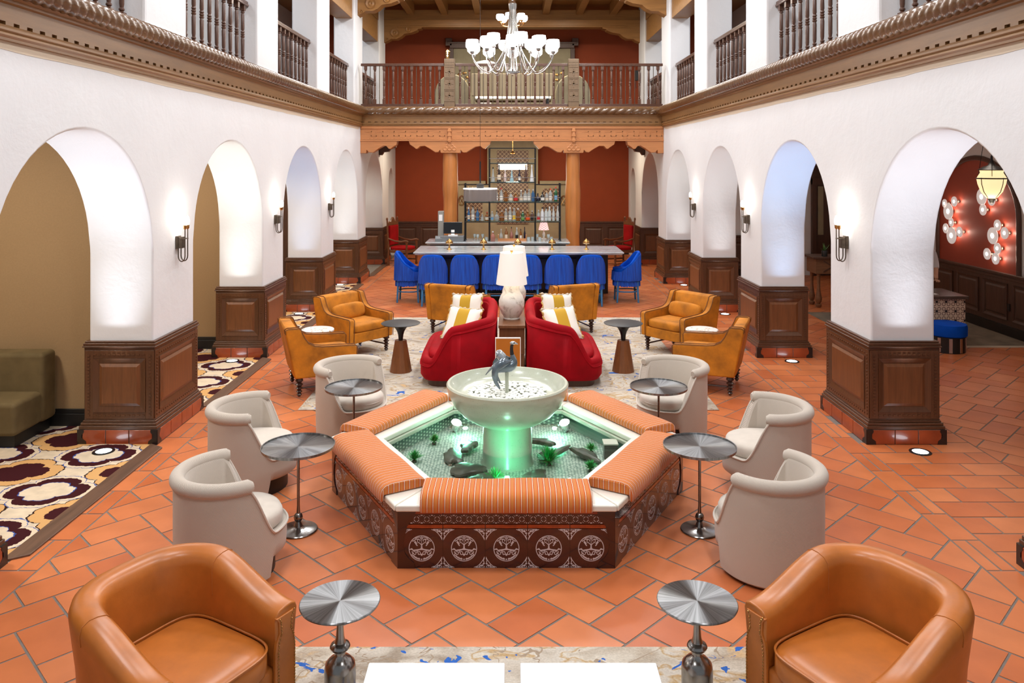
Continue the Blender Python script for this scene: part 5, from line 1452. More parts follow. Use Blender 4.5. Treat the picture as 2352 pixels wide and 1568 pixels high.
# lamp with patterned shade on the counter
def pshade():
    m = Mat('patterned_shade'); x, y, z = m.xyz(); th = y.atan2(x) * 4.0
    a = ((th + z * 60).sin() * (th - z * 60).sin()).abs()
    c = m.mix(a.lt(.35), lin(236, 150, 160), lin(250, 244, 232)); m.color(c); m.nt.links.new(c, m.b.inputs['Emission Color']); m.set(estr=.8, rough=.8); return m.m
t = thing('shade_lamp', 'small table lamp with bright patterned cone shade on the right of the back counter', 'lamp', (bx_(1372), 18.86, 1.07))
g = MB(); g.lathe([(.07, 0), (.07, .012), (.02, .03), (.035, .1), (.03, .15), (.01, .18), (.01, .24)], 18); obj('base', g, M['clouded'], t)
g = MB(); g.lathe([(.125, .22), (.07, .45), (.067, .45), (.122, .22)], 28, closed=True); obj('shade', g, pshade(), t)
# point of sale
t = thing('cash_register', 'black touch screen till on a grey cash drawer at the left of the back counter', 'cash register', ((1040 - 1176) / 1800 * 18.4, 18.4, 1.07))
M['grey_plastic'] = plain('grey_plastic', lin(120, 122, 124), .5); M['screen'] = plain('black_screen', (.006, .006, .007), .1, coat=.5)
g = MB(); g.bx(-.28, .26, -.18, .2, 0, .12); obj('cash_drawer', g, M['grey_plastic'], t, bevel=.006)
g = MB(); g.bx(-.22, .22, -.02, .02, .17, .44); obj('monitor', g, M['screen'], t, (0, 0, 0), (-.1, 0, 0), bevel=.006)
g = MB(); g.bx(-.1, .12, -.1, .08, .12, .15); g.bx(-.04, .04, 0, .06, .15, .26); obj('stand', g, M['white_lacquer'], t)
t = thing('receipt_printer', 'dark grey receipt printer left of the till', 'printer', ((1008 - 1176) / 1800 * 18.3, 18.3, 1.07))
g = MB(); g.prism([(-.09, 0), (.09, 0), (.09, .11), (-.02, .13), (-.09, .07)], -.08, .08, 'x'); obj('housing', g, M['grey_plastic'], t, bevel=.008); g = MB(); g.bx(-.06, .06, -.03, .0, .1, .105); obj('paper_slot', g, M['black'], t, (0, 0, .02))
t = thing('computer_tower', 'tall pale grey cabinet box beside the left log column', 'cabinet', ((1014 - 1176) / 1800 * 18.75, 18.75, 1.07))
g = MB(); g.bx(-.075, .055, -.1, .1, 0, .68); obj('housing', g, plain('pale_grey', lin(150, 148, 142), .5), t, bevel=.008); g = MB(); g.bx(-.05, .03, -.105, -.1, .45, .6); obj('front_plate', g, M['white_lacquer'], t)
# tiled chimney piece on the back wall below the balcony
def lattice():
    m = Mat('lattice_tile'); x, y, z = m.xyz(); a = ((x + z) / .13).fract() - .5; b = ((x - z) / .13).fract() - .5
    f = a.abs().min(b.abs()).lt(.07); m.color(m.mix(f, lin(104, 80, 66), lin(190, 172, 140))).set(rough=.4); return m.m
M['lattice'] = lattice(); M['stone'] = plain('beige_stone', lin(156, 146, 118), .7, .1, 4, .2, 30)
t = thing('chimney_piece', 'beige stone chimney piece with lattice tiles behind the bottle shelves', 'fireplace', (.02, 24.95, 0))
g = MB(); g.bx(-1.72, 1.72, -.3, 0, 0, 2.24); obj('breast', g, M['stone'], t, bevel=.01)
g = MB(); g.bx(-.80, .80, -.32, 0, 2.24, 3.70); obj('flue', g, M['stone'], t, bevel=.01)
for sx in (-1, 1):
    g = MB(); g.bx(sx * .85, sx * 1.78, -.36, 0, 2.24, 2.34); obj('shoulder', g, M['stone'], t, bevel=.01)
    g = MB(); g.bx(sx * .95, sx * 1.45, -.315, -.3, 1.05, 2.1); obj('lattice_tile', g, M['lattice'], t)
    g = MB()
    for k in range(4): g.tube([(sx * 1.6 + .1 * math.cos(a) * (1 - .12 * k), -.31, 1.72 + .16 * math.sin(a + k * 1.57) * (1 - .1 * k)) for a in [i / 16 * 2 * PI for i in range(16)]], .008, 5, closed=True)
    obj('gold_scroll', g, M['brass'], t)
g = MB(); g.bx(-.5, .5, -.335, -.32, 1.0, 3.3); obj('lattice_tile', g, M['lattice'], t)
# drum chandelier in the room behind
t = thing('drum_chandelier', 'bright white drum chandelier on chains behind the bottle shelves', 'chandelier', (.02, 22.4, 2.70))
g = MB(); g.lathe([(.40, 0), (.41, 0), (.41, .17), (.40, .17)], 40, closed=True); obj('drum_shade', g, glow('chandelier_shade', (1, .97, .9), 3.2), t)
g = MB(); g.lathe([(.412, -.012), (.415, .0), (.412, .008), (.40, .008), (.40, -.012)], 40, closed=True); obj('ring', g, M['brass'], t)
g = MB()
for k in range(6): a = k * PI / 3; g.tube([(.38 * math.cos(a), .38 * math.sin(a), .17), (.05 * math.cos(a), .05 * math.sin(a), .46)], .003, 5)
obj('chain', g, M['sconce_metal'] if 'sconce_metal' in M else M['black_iron'], t); g = MB(); g.lathe([(.07, .46), (.09, .49), (.03, .53), (.008, .56), (.008, 1.0)], 16); obj('crown', g, M['brass'], t)
light('POINT', (.02, 22.4, 2.45), 30, (1, .93, .8), .2, name='chandelier_light')
# carved red throne chairs
M['carved'] = wood('carved_oak_chair', lin(112, 66, 34), .4, 'z', .3, 1, .2)
M['red_cloth'] = velvet('crimson_upholstery', lin(160, 14, 20), lin(230, 60, 60))
def throne():
    t = thing('throne_chair', '', 'armchair', group='carved red armchairs')
    for s in (-1, 1):
        g = MB(); g.tube([(-.3, s * .3, 0), (-.29, s * .3, .45), (-.34, s * .3, 1.28)], [.03, .03, .024], 8); g.ellip((-.345, s * .3, 1.31), (.03, .03, .045), 10, 8); obj('back_post', g, M['carved'], t)
        g = MB(); g.lathe([(.03, 0), (.04, .03), (.025, .1), (.035, .2), (.028, .3), (.036, .42), (.026, .5), (.034, .68)], 12, (.28, s * .3, 0)); obj('front_leg', g, M['carved'], t)
        g = MB(); g.tube([(-.3, s * .3, .76), (-.1, s * .31, .70), (.12, s * .32, .68), (.26, s * .32, .71), (.34, s * .32, .69)], [.024, .024, .026, .032, .02], 8); obj('arm', g, M['carved'], t)
        g = MB(); g.bx(-.28, .26, s * .28, s * .31, .12, .16); obj('stretcher', g, M['carved'], t)
    g = MB(); g.bx(-.3, .3, -.3, .3, .36, .44); obj('seat_rail', g, M['carved'], t, bevel=.01)
    g = MB(); g.ellip((0, 0, .48), (.3, .29, .06), 26, 10, e=.4, ez=.5); obj('seat', g, M['red_cloth'], t)
    g = MB(); g.box((-.305, 0, .84), (.07, .50, .56)); obj('back_cushion', g, M['red_cloth'], t, (0, 0, 0), (0, 0, 0), bevel=.02)
    g = MB(); g.prism([(-.28, 1.12), (.28, 1.12), (.28, 1.2), (.2, 1.24), (.12, 1.22), (.08, 1.30), (0, 1.36), (-.08, 1.30), (-.12, 1.22), (-.2, 1.24), (-.28, 1.2)], -.36, -.31, 'x'); obj('crest_rail', g, M['carved'], t, bevel=.01); g = MB(); g.bx(-.34, -.3, -.28, .28, .5, .56); obj('lower_rail', g, M['carved'], t, bevel=.01)
    return t
th = throne(); tht = snapshot(th)
th.location = (-3.12, 22.4, 0); th.rotation_euler = (0, 0, -.35); th['label'] = 'carved oak armchair with red upholstery left of the bar by the red wall'
dup(th, (3.06, 22.4, 0), PI + .35, 'carved oak armchair with red upholstery right of the bar by the red wall', tree=tht)
# ------------------------------------------------------------------ lamps on the piers and in the floor
M['sconce_metal'] = plain('aged_bronze', lin(96, 84, 72), .4, .2, 20, metal=.7)
M['bulb'] = glow('frosted_bulb', (1, .9, .74), 26)
def sconce():
    t = thing('wall_sconce', '', 'wall lamp', group='twin candle wall sconces')      # +x points away from the wall
    g = MB(); g.bx(0, .03, -.045, .045, -.07, .07); g.bx(.03, .075, -.04, .04, -.065, .06); obj('back_plate', g, M['sconce_metal'], t, bevel=.004)
    for s in (-1, 1):
        yy = s * .036; pts = [(.105, yy, .15), (.105, yy, -.15)] + [(.068 + .037 * math.cos(a), yy, -.15 - .06 * math.sin(a)) for a in [i * PI / 8 for i in range(1, 8)]] + [(.031, yy, -.15), (.031, yy, -.06)]
        g = MB(); g.tube(pts, .0065, 8); a_ = obj('arm', g, M['sconce_metal'], t)
        g = MB(); g.lathe([(.006, .14), (.017, .155), (.019, .19), (.016, .192)], 12, (.105, yy, 0)); obj('candle_cup', g, M['brass'], a_)
        g = MB(); g.lathe([(.013, .19), (.02, .215), (.021, .24), (.014, .27), (.003, .295)], 12, (.105, yy, 0)); obj('bulb', g, M['bulb'], a_)
    g = MB(); g.tube([(.05, -.045, .04), (.108, -.045, .04), (.108, .045, .04), (.05, .045, .04)], .005, 6); obj('cross_bar', g, M['sconce_metal'], t)
    return t
sc = sconce(); sct = snapshot(sc); first = True
for s, nm in ((-1, 'left'), (1, 'right')):
    for i in (2, 3, 4):
        o = sc if first else dup(sc, tree=sct); first = False
        y = P0S[i] + PW / 2 + .06
        o.location = (s * XW, y, 2.01); o.rotation_euler = (0, 0, 0 if s < 0 else PI); o['label'] = 'twin candle wall sconce on the %s pier, %s one from the camera' % (nm, ['nearest', 'middle', 'farthest'][i - 2])
        light('POINT', (s * (XW - .13), y, 2.27), 5.5, (1, .93, .83), .03, name='sconce_light')
g = MB(); M['lens'] = glow('cool_uplight_lens', (.8, .92, 1), 9)
def uplight():
    t = thing('floor_uplight', '', 'floor light', group='recessed floor uplights')
    g = MB(); g.lathe([(.10, 0), (.105, .004), (.1, .008), (.075, .008), (.075, .003)], 32); obj('trim_ring', g, M['black_iron'], t)
    g = MB(); g.lathe([(.001, .004), (.075, .004), (.07, .007), (.001, .009)], 32); obj('lens', g, M['lens'], t); return t
up = uplight(); upt = snapshot(up); first = True
cols = {(-1, 2): (.86, .92, 1), (-1, 3): (.93, 1, .96), (-1, 4): (.45, .68, 1), (-1, 5): (.9, .98, 1), (1, 2): (.86, .92, 1), (1, 3): (.42, .66, 1), (1, 4): (.9, .97, 1), (1, 5): (.95, 1, .97)}
for s, nm in ((-1, 'left'), (1, 'right')):
    for i in (2, 3, 4, 5):
        o = up if first else dup(up, tree=upt); first = False
        x, y = s * 4.08, P0S[i] - .29
        o.location = (x, y, .006 if s < 0 else 0); o['label'] = 'round recessed floor uplight before the %s %s pier' % (['nearest', 'second', 'third', 'fourth'][i - 2], nm)
        l = light('SPOT', (x, y, .03), 470 if i < 4 else 260, cols[(s, i)], .04, name='uplight_beam', spot=42, blend=1.0)
        l.rotation_euler = Vector((-.02 * s, -.045, 1)).to_track_quat('-Z', 'Y').to_euler()
# ------------------------------------------------------------------ balustrades of the galleries
bal = MB(); bal.bx(-.034, .034, -.034, .034, 0, .13); bal.bx(-.034, .034, -.034, .034, .85, .95)
bal.lathe([(.03, .13), (.018, .145), (.03, .155), (.03, .17), (.02, .18), (.026, .22), (.028, .42), (.022, .45), (.03, .46), (.03, .475), (.02, .485), (.03, .495), (.03, .51), (.02, .52), (.03, .53), (.03, .545), (.022, .555), (.028, .58), (.025, .79), (.018, .81), (.03, .82), (.03, .835), (.02, .845), (.03, .85)], 10)
balm = bal.mesh('baluster')
gap = P0S[1] - P0S[0] - PW
for s, nm in ((-1, 'left'), (1, 'right')):
    for i in range(1, 6):
        y0 = P0S[i] + PW
        t = thing('balustrade', 'dark turned oak balustrade in the %s bay of the %s gallery' % (ORD[i], nm), 'railing', (s * 3.98, y0, ZU), 0, 'gallery balustrades')
        g = MB(); g.bx(-.05, .05, 0, gap, .95, .985); g.bx(-.038, .038, 0, gap, .985, 1.03); obj('top_rail', g, M['wood_rail'], t, bevel=.01)
        g = MB(); g.bx(-.04, .04, 0, gap, .0, .035); obj('bottom_rail', g, M['wood_rail'], t)
        for k in range(10): obj('baluster', balm, M['wood_rail'], t, (0, .13 + k * (gap - .26) / 9, .02))
def by_(px): return (px - 1176) / 1800 * 19.35
for nm, a, b, n in (('left', 829, 1020, 9), ('centre', 1046, 1304, 12), ('right', 1330, 1522, 9)):
    xa, xb = by_(a), by_(b); t = thing('balustrade', 'dark turned oak balustrade on the balcony above the bar, %s section' % nm, 'railing', ((xa + xb) / 2, 19.36, ZU), 0, 'gallery balustrades')
    w_ = (xb - xa) / 2
    g = MB(); g.bx(-w_, w_, -.05, .05, 1.02, 1.05); g.bx(-w_, w_, -.035, .035, 1.05, 1.085); obj('top_rail', g, M['wood_rail'], t, bevel=.008)
    g = MB(); g.bx(-w_, w_, -.05, .05, .0, .06); g.bx(-w_, w_, -.04, .04, .06, .085); obj('bottom_rail', g, M['wood_rail'], t, bevel=.008)
    st_ = 2 * w_ / n
    for k in range(n):
        obj('baluster', balm, M['wood_rail'], t, (-w_ + (k + .5) * st_, 0, .075))
        if k < n - 1: g = MB(); g.tube([(-w_ + (k + 1) * st_, 0, .08), (-w_ + (k + 1) * st_, 0, 1.03)], .009, 6); obj('iron_rod', g, M['sconce_metal'], t)
for (px, nm) in ((1033, 'left'), (1317, 'right')):
    t = thing('newel_post', 'square carved oak newel post with rosette panels on the balcony, %s one' % nm, 'post', (by_(px), 19.36, ZU), 0, 'carved newel posts')
    M['newel'] = M.get('newel') or wood('carved_newel_oak', lin(112, 90, 66), .5, 'z', .2, 1, .1)
    g = MB(); g.bx(-.13, .13, -.12, .12, 0, 1.19); obj('shaft', g, M['newel'], t, bevel=.006)
    for k in range(3):
        F = face_M((0, -.12, .28 + k * .29), (1, 0, 0), (0, -1, 0)); g = MB(); ring(g, F, -.128, .128, -.138, .138, .02, 0, .012, .01)
        g.lathe([(.018, .0), (.034, .012), (.04, .0)], 14, M=F)
        for q in range(4): a = q * PI / 2; g.ellip((.08 * math.cos(a), .08 * math.sin(a), .004), (.03 if q % 2 == 0 else .012, .012 if q % 2 == 0 else .03, .008), 8, 6, M=F)
        obj('rosette_panel', g, M['newel'], t)
    g = MB()
    for r in range(2):
        for q in range(6): g.bx(-.12 + q * .041, -.12 + q * .041 + .028, -.13, -.12, 1.03 + r * .07, 1.07 + r * .07)
    o = obj('fret_carving', g, M['newel'], t); o['kind'] = 'stuff'
t = thing('lantern', 'small gilt lantern standing on the left carved newel post', 'lamp', (by_(1028), 19.36, ZU + 1.19))
g = MB(); g.lathe([(.04, 0), (.05, .02), (.055, .1), (.06, .18), (.045, .22), (.02, .235), (.001, .24)], 6, smooth=False); obj('housing', g, M['brass'], t)
for k in range(2): g = MB(); g.prism([(0, -.03), (.018, 0), (0, .03), (-.018, 0)], -.058, -.053, 'y', Matrix.Translation((0, 0, .08 + k * .065))); obj('diamond_pane', g, M['white_glow'], t)
# ------------------------------------------------------------------ gallery behind the balcony rail
t = thing('gallery_mantel', 'beige stone panel in dark carved frame on the red gallery wall', 'mantel', (0, 24.95, ZU))
g = MB(); g.bx(-1.88, 1.88, -.12, 0, 0, 2.26); obj('panel', g, M['stone'], t)
g = MB(); g.bx(-1.97, 1.97, -.2, 0, 2.26, 2.46); g.bx(-2.05, 2.05, -.22, 0, 2.40, 2.46)
for sx in (-1, 1): g.bx(sx * 1.85, sx * 1.99, -.18, 0, 0, 2.26); g.bx(sx * 1.9, sx * 2.1, -.2, 0, 2.34, 2.58)
obj('frame', g, M['wood_walnut'], t, bevel=.01)
for sx in (-1, 1):
    g = MB()
    for k in range(5): a = k * 2 * PI / 5; g.ellip((sx * 1.55 + .14 * math.cos(a), -.125, 1.35 + .14 * math.sin(a)), (.07, .008, .05), 8, 6)
    obj('gold_scroll', g, M['brass'], t)
t = thing('striped_settee', 'beige striped high back settee on the balcony behind the centre railing', 'settee', (0, 21.0, ZU))
def bstripe():
    m = Mat('beige_stripe'); x, y, z = m.xyz(); u = (x / .22).fract(); m.color(m.ramp(u, [(0, lin(176, 160, 130)), (.4, lin(150, 134, 106)), (.5, lin(120, 104, 82)), (.56, lin(176, 160, 130))], 'CONSTANT')).set(rough=.9); return m.m
g = MB(); g.bx(-1.08, 1.14, -.1, .05, .42, 1.02); obj('backrest', g, bstripe(), t, bevel=.02)
g = MB(); g.bx(-1.0, 1.06, .05, .6, .3, .46); obj('seat', g, M['stone'], t, bevel=.02)
g = MB(); g.bx(-.98, 1.04, -.08, .58, .36, .41); obj('light_strip', g, glow('strip_glow', (1, .95, .85), 1.5), t)
for sx in (-.9, .95):
    for sy in (0, .5): g = MB(); g.bx(-.03, .03, -.03, .03, 0, .36); obj('leg', g, M['black_iron'], t, (sx, sy, 0))
for i, (x, nm) in enumerate(((-1.62, 'left'), (1.66, 'right'))):
    t = thing('hooded_chair', 'beige hooded chair with rounded shoulders on the balcony, %s one' % nm, 'armchair', (x, 21.4, ZU), 0, 'hooded chairs on the balcony')
    arch = [(-.48, 0), (.48, 0)] + [(.48 * math.cos(a), .5 + .55 * math.sin(a)) for a in [i * PI / 14 for i in range(15)]]
    g = MB(); g.prism(arch, -.06, .06, 'y'); obj('back', g, M['stone'], t, bevel=.03)
    for sx in (-1, 1): g = MB(); g.bx(sx * .36, sx * .48, .06, .6, 0, .6); obj('arm', g, M['stone'], t, bevel=.03)
    g = MB(); g.bx(-.36, .36, .06, .6, .1, .45); obj('seat', g, M['stone'], t, bevel=.03)
t = thing('mushroom_floor_lamp', 'white mushroom floor lamp behind the balcony railing, left of the chandelier', 'floor lamp', (-.76, 22.3, ZU))
g = MB(); g.lathe([(.16, 0), (.17, .02), (.17, .5), (.18, 1.3), (.17, 1.32)], 28); obj('body', g, M['white_lacquer'], t)
g = MB(); g.lathe([(.05, 1.32), (.32, 1.40), (.33, 1.43), (.25, 1.50), (.05, 1.55), (.001, 1.55)], 32); obj('shade', g, M['shade'], t)
t = thing('wall_phone', 'black wall telephone on the white wall at the right of the balcony', 'telephone', (3.66, 23.1, 5.35), 0)
g = MB(); g.bx(-.03, .06, -.06, .06, -.02, .28); obj('handset_cradle', g, M['black'], t, bevel=.01); g = MB(); g.tube([(0, 0, -.02), (-.01, .01, -.15), (0, 0, -.25)], .008, 6); obj('cord', g, M['black'], t)
# ------------------------------------------------------------------ chandeliers
M['chrome'] = plain('satin_nickel', (.50, .49, .47), .2, metal=1)
M['opal'] = glow('opal_glass_shade', (1, .965, .94), 5.5)
def chandelier(name, lb, loc, R, n, r2, n2, bulb, ztop, drop, group=None, metal=None):
    t = thing(name, lb, 'chandelier', loc, 0, group); metal = metal or M['chrome']
    g = MB(); g.lathe([(.001, -.02), (.03, -.02), (.11, .0), (.11, .02), (.05, .05), (.035, .10), (.03, .35), (.045, .4), (.035, .9), (.06, 1.0), (.06, 1.06), (.02, 1.1), (.012, 1.2), (.012, ztop)], 24); obj('stem', g, metal, t)
    sh = MB(); sh.lathe([(.012, 0), (bulb * .55, .01), (bulb * .95, .05), (bulb, .1), (bulb * .92, .165), (bulb * .86, .165), (bulb * .9, .1), (bulb * .5, .03), (.001, .025)], 20); shm = sh.mesh('glass_shade')
    for (rr, m, z, ph, z0) in ((R, n, .32, 0.0, 1.0), (r2, n2, .40, .3, 1.02)):
        for k in range(m):
            a = 2 * PI * k / m + ph - PI / 2; c, s_ = math.cos(a), math.sin(a)
            pts = [(.04, z0), (.07, .7), (.13, .38), (.22 * rr / R + .05, .12), (.36 * rr / .62, drop), (.5 * rr / .62, .06 + drop * .3), (rr - .01, .2), (rr, z - .06)]
            P = []
            for i in range(len(pts) - 1):
                for q in range(4):
                    tq = q / 4; p0 = pts[max(i - 1, 0)]; p1 = pts[i]; p2 = pts[i + 1]; p3 = pts[min(i + 2, len(pts) - 1)]
                    f = lambda j: .5 * (2 * p1[j] + (p2[j] - p0[j]) * tq + (2 * p0[j] - 5 * p1[j] + 4 * p2[j] - p3[j]) * tq ** 2 + (3 * p1[j] - p0[j] - 3 * p2[j] + p3[j]) * tq ** 3)
                    P.append((f(0), f(1)))
            P.append(pts[-1])
            g = MB(); g.tube([(u * c, u * s_, v) for u, v in P], .0085, 7); a_ = obj('arm', g, metal, t)
            g = MB(); g.lathe([(.012, z - .06), (.03, z - .05), (.034, z - .02), (.012, z)], 12, (rr * c, rr * s_, 0)); obj('cup', g, metal, a_)
            o = obj('glass_shade', shm, M['opal'], a_, (rr * c, rr * s_, z - .01))
    return t
CY = 12.0
chandelier('chandelier', 'large satin nickel chandelier with opal glass shades hanging over the hall', (.01, CY, 4.27), .64, 10, .42, 6, .10, 3.3, -.0)
for k in range(5):
    a = k * 2 * PI / 5; light('POINT', (.01 + .55 * math.cos(a), CY + .55 * math.sin(a), 4.98), 9, (1, .93, .84), .12, name='chandelier_bulb')
t2 = thing('chandelier', 'small brass chandelier with opal shades high behind the large chandelier', 'chandelier', (0, 17.2, 5.92))
g = MB(); g.lathe([(.001, -.05), (.03, -.03), (.05, .02), (.02, .06), (.015, .3), (.012, 1.4)], 16); obj('stem', g, M['brass'], t2)
sh = MB(); sh.lathe([(.012, 0), (.05, .01), (.085, .05), (.088, .1), (.08, .14), (.075, .14), (.08, .1), (.045, .03), (.001, .025)], 16); shm = sh.mesh('glass_shade')
for k in range(6):
    a = k * PI / 3 + .3; c, s_ = math.cos(a), math.sin(a)
    g = MB(); g.tube([(.02 * c, .02 * s_, .02), (.12 * c, .12 * s_, -.03), (.22 * c, .22 * s_, -.02), (.27 * c, .27 * s_, .05)], .01, 6); a_ = obj('arm', g, M['brass'], t2); g = MB(); g.lathe([(.012, .03), (.04, .05), (.045, .075), (.012, .09)], 12, (.27 * c, .27 * s_, 0)); obj('cup', g, M['brass'], a_)
    obj('glass_shade', shm, M['opal'], a_, (.27 * c, .27 * s_, .08))
light('POINT', (0, 17.2, 5.6), 60, (1, .93, .84), .15, name='chandelier_bulb')
# ------------------------------------------------------------------ left aisle banquette
t = thing('banquette', 'olive brown velvet banquette against the tan partition at the left edge', 'sofa', (-6.0, 8.3, .006))
g = MB(); g.bx(-1.0, 1.02, .02, .28, .12, .86); obj('backrest', g, M['brown_velvet'], t, bevel=.05, seg=3)
g = MB(); g.bx(-1.0, 1.0, -.42, .06, .12, .46); obj('seat', g, M['brown_velvet'], t, bevel=.05, seg=3)
g = MB(); g.bx(-.96, .96, -.36, .24, 0, .12); obj('plinth', g, M['black'], t)
# ------------------------------------------------------------------ right aisle: red niche, disc lamps, lantern, desk, stool, person
t = thing('red_niche', 'brick red arched wall niche with dark timber frame in the right aisle', 'niche', (8.34, 0, 0), kind='structure')
ya, yb_ = 12.86, 15.3; yc = (ya + yb_) / 2; rw = (yb_ - ya) / 2
arc_ = [(yc + rw * math.cos(a), 1.95 + 1.04 * math.sin(a)) for a in [i * PI / 28 for i in range(29)]]
g = MB(); g.prism([(ya, 1.03)] + [(yb_, 1.03)] + arc_, -.012, 0, 'x'); obj('panel', g, M['red_niche'], t)
g = MB(); g.tube([(-.02, yb_, 1.04)] + [(-.02, y, z) for y, z in arc_] + [(-.02, ya, 1.04)], .045, 8); obj('frame', g, M['wood_walnut'], t)
M['marble_disc'] = plain('alabaster_disc', lin(226, 214, 208), .4, .08, 12, emit=(1, .9, .85), estr=.35)
M['disc_bulb'] = glow('disc_core', (1, .95, .95), 9)
def wl(zx_, zy_):
    px, py = 1500 + zx_ / 2.7606, 380 + zy_ / 2.7606
    Y = 8.15 * 1800 / (px - 1176); return Y, H - (py - 376) / 1800 * Y
clusters = [('upper left disc wall lamp cluster on the red niche', [(1825, 240, .065), (1885, 228, .075), (1848, 290, .125)]), ('lower left disc wall lamp cluster on the red niche', [(1866, 360, .065), (1832, 398, .075), (1918, 420, .075), (1868, 443, .125)]),
            ('top disc wall lamp cluster beside the hanging lantern', [(2058, 198, .115), (2102, 162, .07), (2120, 218, .08), (2066, 280, .08)]), ('upper right disc wall lamp cluster on the red niche', [(2127, 445, .115), (2157, 378, .075), (2202, 428, .08)]),
            ('lower right disc wall lamp cluster on the red niche', [(2157, 525, .075), (2092, 560, .08), (2145, 590, .08)])]
for lb, ds in clusters:
    y0, z0 = wl(ds[0][0], ds[0][1])
    t = thing('disc_lamp', lb, 'wall lamp', (8.32, y0, z0), 0, 'disc wall lamps on the red niche')
    for (a, b, r) in ds:
        r *= 1.25; y, z = wl(a, b); T = Matrix.Translation((-.10, y - y0, z - z0)) @ Matrix.Rotation(-PI / 2, 4, 'Y')
        g = MB(); g.lathe([(.03, -.09), (.03, -.075), (.012, -.07), (.012, -.01)], 10, M=T); a_ = obj('stalk', g, M['sconce_metal'], t)
        g = MB(); g.lathe([(.02, -.008), (r, -.008), (r, .006), (.02, .006)], 24, M=T); obj('disc', g, M['marble_disc'], a_)
        g = MB(); g.lathe([(.001, .012), (r * .28, .012), (r * .28, .0), (.001, 0)], 14, M=T); obj('bulb', g, M['disc_bulb'], a_)
        light('POINT', (8.27, y - .02, z), .9, (1, .74, .6), .02, name='disc_lamp_light')
    ys_, zs_ = wl(ds[-1][0], ds[-1][1])
t = thing('hanging_lantern', 'cream glass lantern with dark iron bands hanging in the nearest right arch', 'lantern', (6.2, 10.13, 2.42))
m = Mat('cream_lantern_glass'); m.set(col=lin(240, 214, 160), rough=.3, emit=(1, .78, .42), estr=1.0); M['lantern_glass'] = m.m
g = MB(); g.lathe([(.02, 0), (.07, .03), (.125, .1), (.16, .2), (.172, .27), (.15, .31), (.13, .345), (.14, .38), (.001, .38)], 28); obj('glass_shade', g, M['lantern_glass'], t)
g = MB(); g.lathe([(.176, .262), (.18, .27), (.176, .278), (.17, .27)], 28, closed=True)
g.lathe([(.15, .375), (.16, .385), (.1, .42), (.05, .44), (.015, .5), (.012, .56)], 20); g.lathe([(.001, -.05), (.02, -.045), (.03, -.02), (.045, .005), (.03, .015)], 14)
for k in range(4): a = k * PI / 2 + .3; g.tube([(.172 * math.cos(a), .172 * math.sin(a), .28), (.165 * math.cos(a), .165 * math.sin(a), .2), (.13 * math.cos(a), .13 * math.sin(a), .1), (.06 * math.cos(a), .06 * math.sin(a), .02)], .005, 5)
obj('iron_bands', g, M['black_iron'], t)
g = MB(); g.tube([(0, 0, .55), (0, 0, 1.3)], .008, 6)
for k in range(3): a = k * 2 * PI / 3; g.tube([(.17 * math.cos(a), .17 * math.sin(a), .3), (.1 * math.cos(a), .1 * math.sin(a), .75), (0.0, 0, 1.25)], .004, 5)
obj('chains', g, M['black_iron'], t)
light('POINT', (6.2, 10.13, 2.3), 10, (1, .8, .55), .1, name='lantern_light')
def deskt():
    m = Mat('black_white_tile_print'); x, y, z = m.xyz(); a = (x / .075).fract() - .5; b = (z / .075).fract() - .5; c = (x / .15).fract() - .5; d = (z / .15).fract() - .5
    r = (a * a + b * b).sqrt(); f = (r - .33).abs().lt(.07); r2 = (c * c + d * d).sqrt(); f2 = r2.lt(.14)
    m.color(m.mix(f2, m.mix(f, lin(226, 206, 186), lin(120, 92, 84)), lin(40, 34, 44))).set(rough=.4); return m.m
t = thing('reception_desk', 'reception desk with patterned tile front and dark top in the right aisle', 'desk', (6.55, 12.5, .004))
g = MB(); g.bx(-.66, .68, 0, .72, 0, .72); obj('tiled_body', g, deskt(), t); g = MB(); g.bx(-.7, .72, -.04, .78, .72, .77); obj('top', g, plain('dark_stone_top', lin(92, 78, 72), .25, .15, 20), t, bevel=.006)
t = thing('ottoman', 'round blue velvet ottoman with black and silver base before the reception desk', 'stool', (6.72, 12.1, .0))
g = MB(); g.lathe([(.255, .24), (.275, .255), (.278, .38), (.265, .42), (.2, .435), (.001, .44)], 40); obj('seat', g, M['blue_velvet'], t)
g = MB(); g.lathe([(.25, 0), (.25, .24), (.001, .24)], 40); obj('base', g, M['black'], t)
for k in range(10): a = k * 2 * PI / 10; g = MB(); g.box((.252 * math.cos(a), .252 * math.sin(a), .12), (.012, .05, .22), None, a); obj('silver_fin', g, M['steel'], t, bevel=.004)
g = MB(); g.bx(5.7, 8.3, 12.4, 15.2, -.002, .004); o = obj('rug', g, plain('grey_brown_rug', lin(118, 106, 90), .95, .25, 4), None); tag(o, 'grey brown rug under the reception desk in the right aisle', 'rug')
g = MB(); g.bx(5.7, 8.3, 12.28, 12.4, -.002, .003); o = obj('rug_binding', g, plain('pale_binding', lin(186, 172, 152), .9), None); tag(o, 'pale border strip along the near edge of the grey brown rug', 'border')
g = MB(); g.bx(-.012, 0, -.035, .035, -.06, .06); o = obj('outlet_plate', g, M['black'], None, (8.305, 13.1, .48)); tag(o, 'small black outlet plate on the right aisle wainscot', 'outlet')
o2 = MB(); o2.bx(-.1, .1, -.14, .14, 0, .003); o = obj('paper_sheet', o2, M['white_lacquer'], None, (6.75, 12.75, .775), (0, 0, .2)); tag(o, 'white sheet of paper on the reception desk', 'paper')
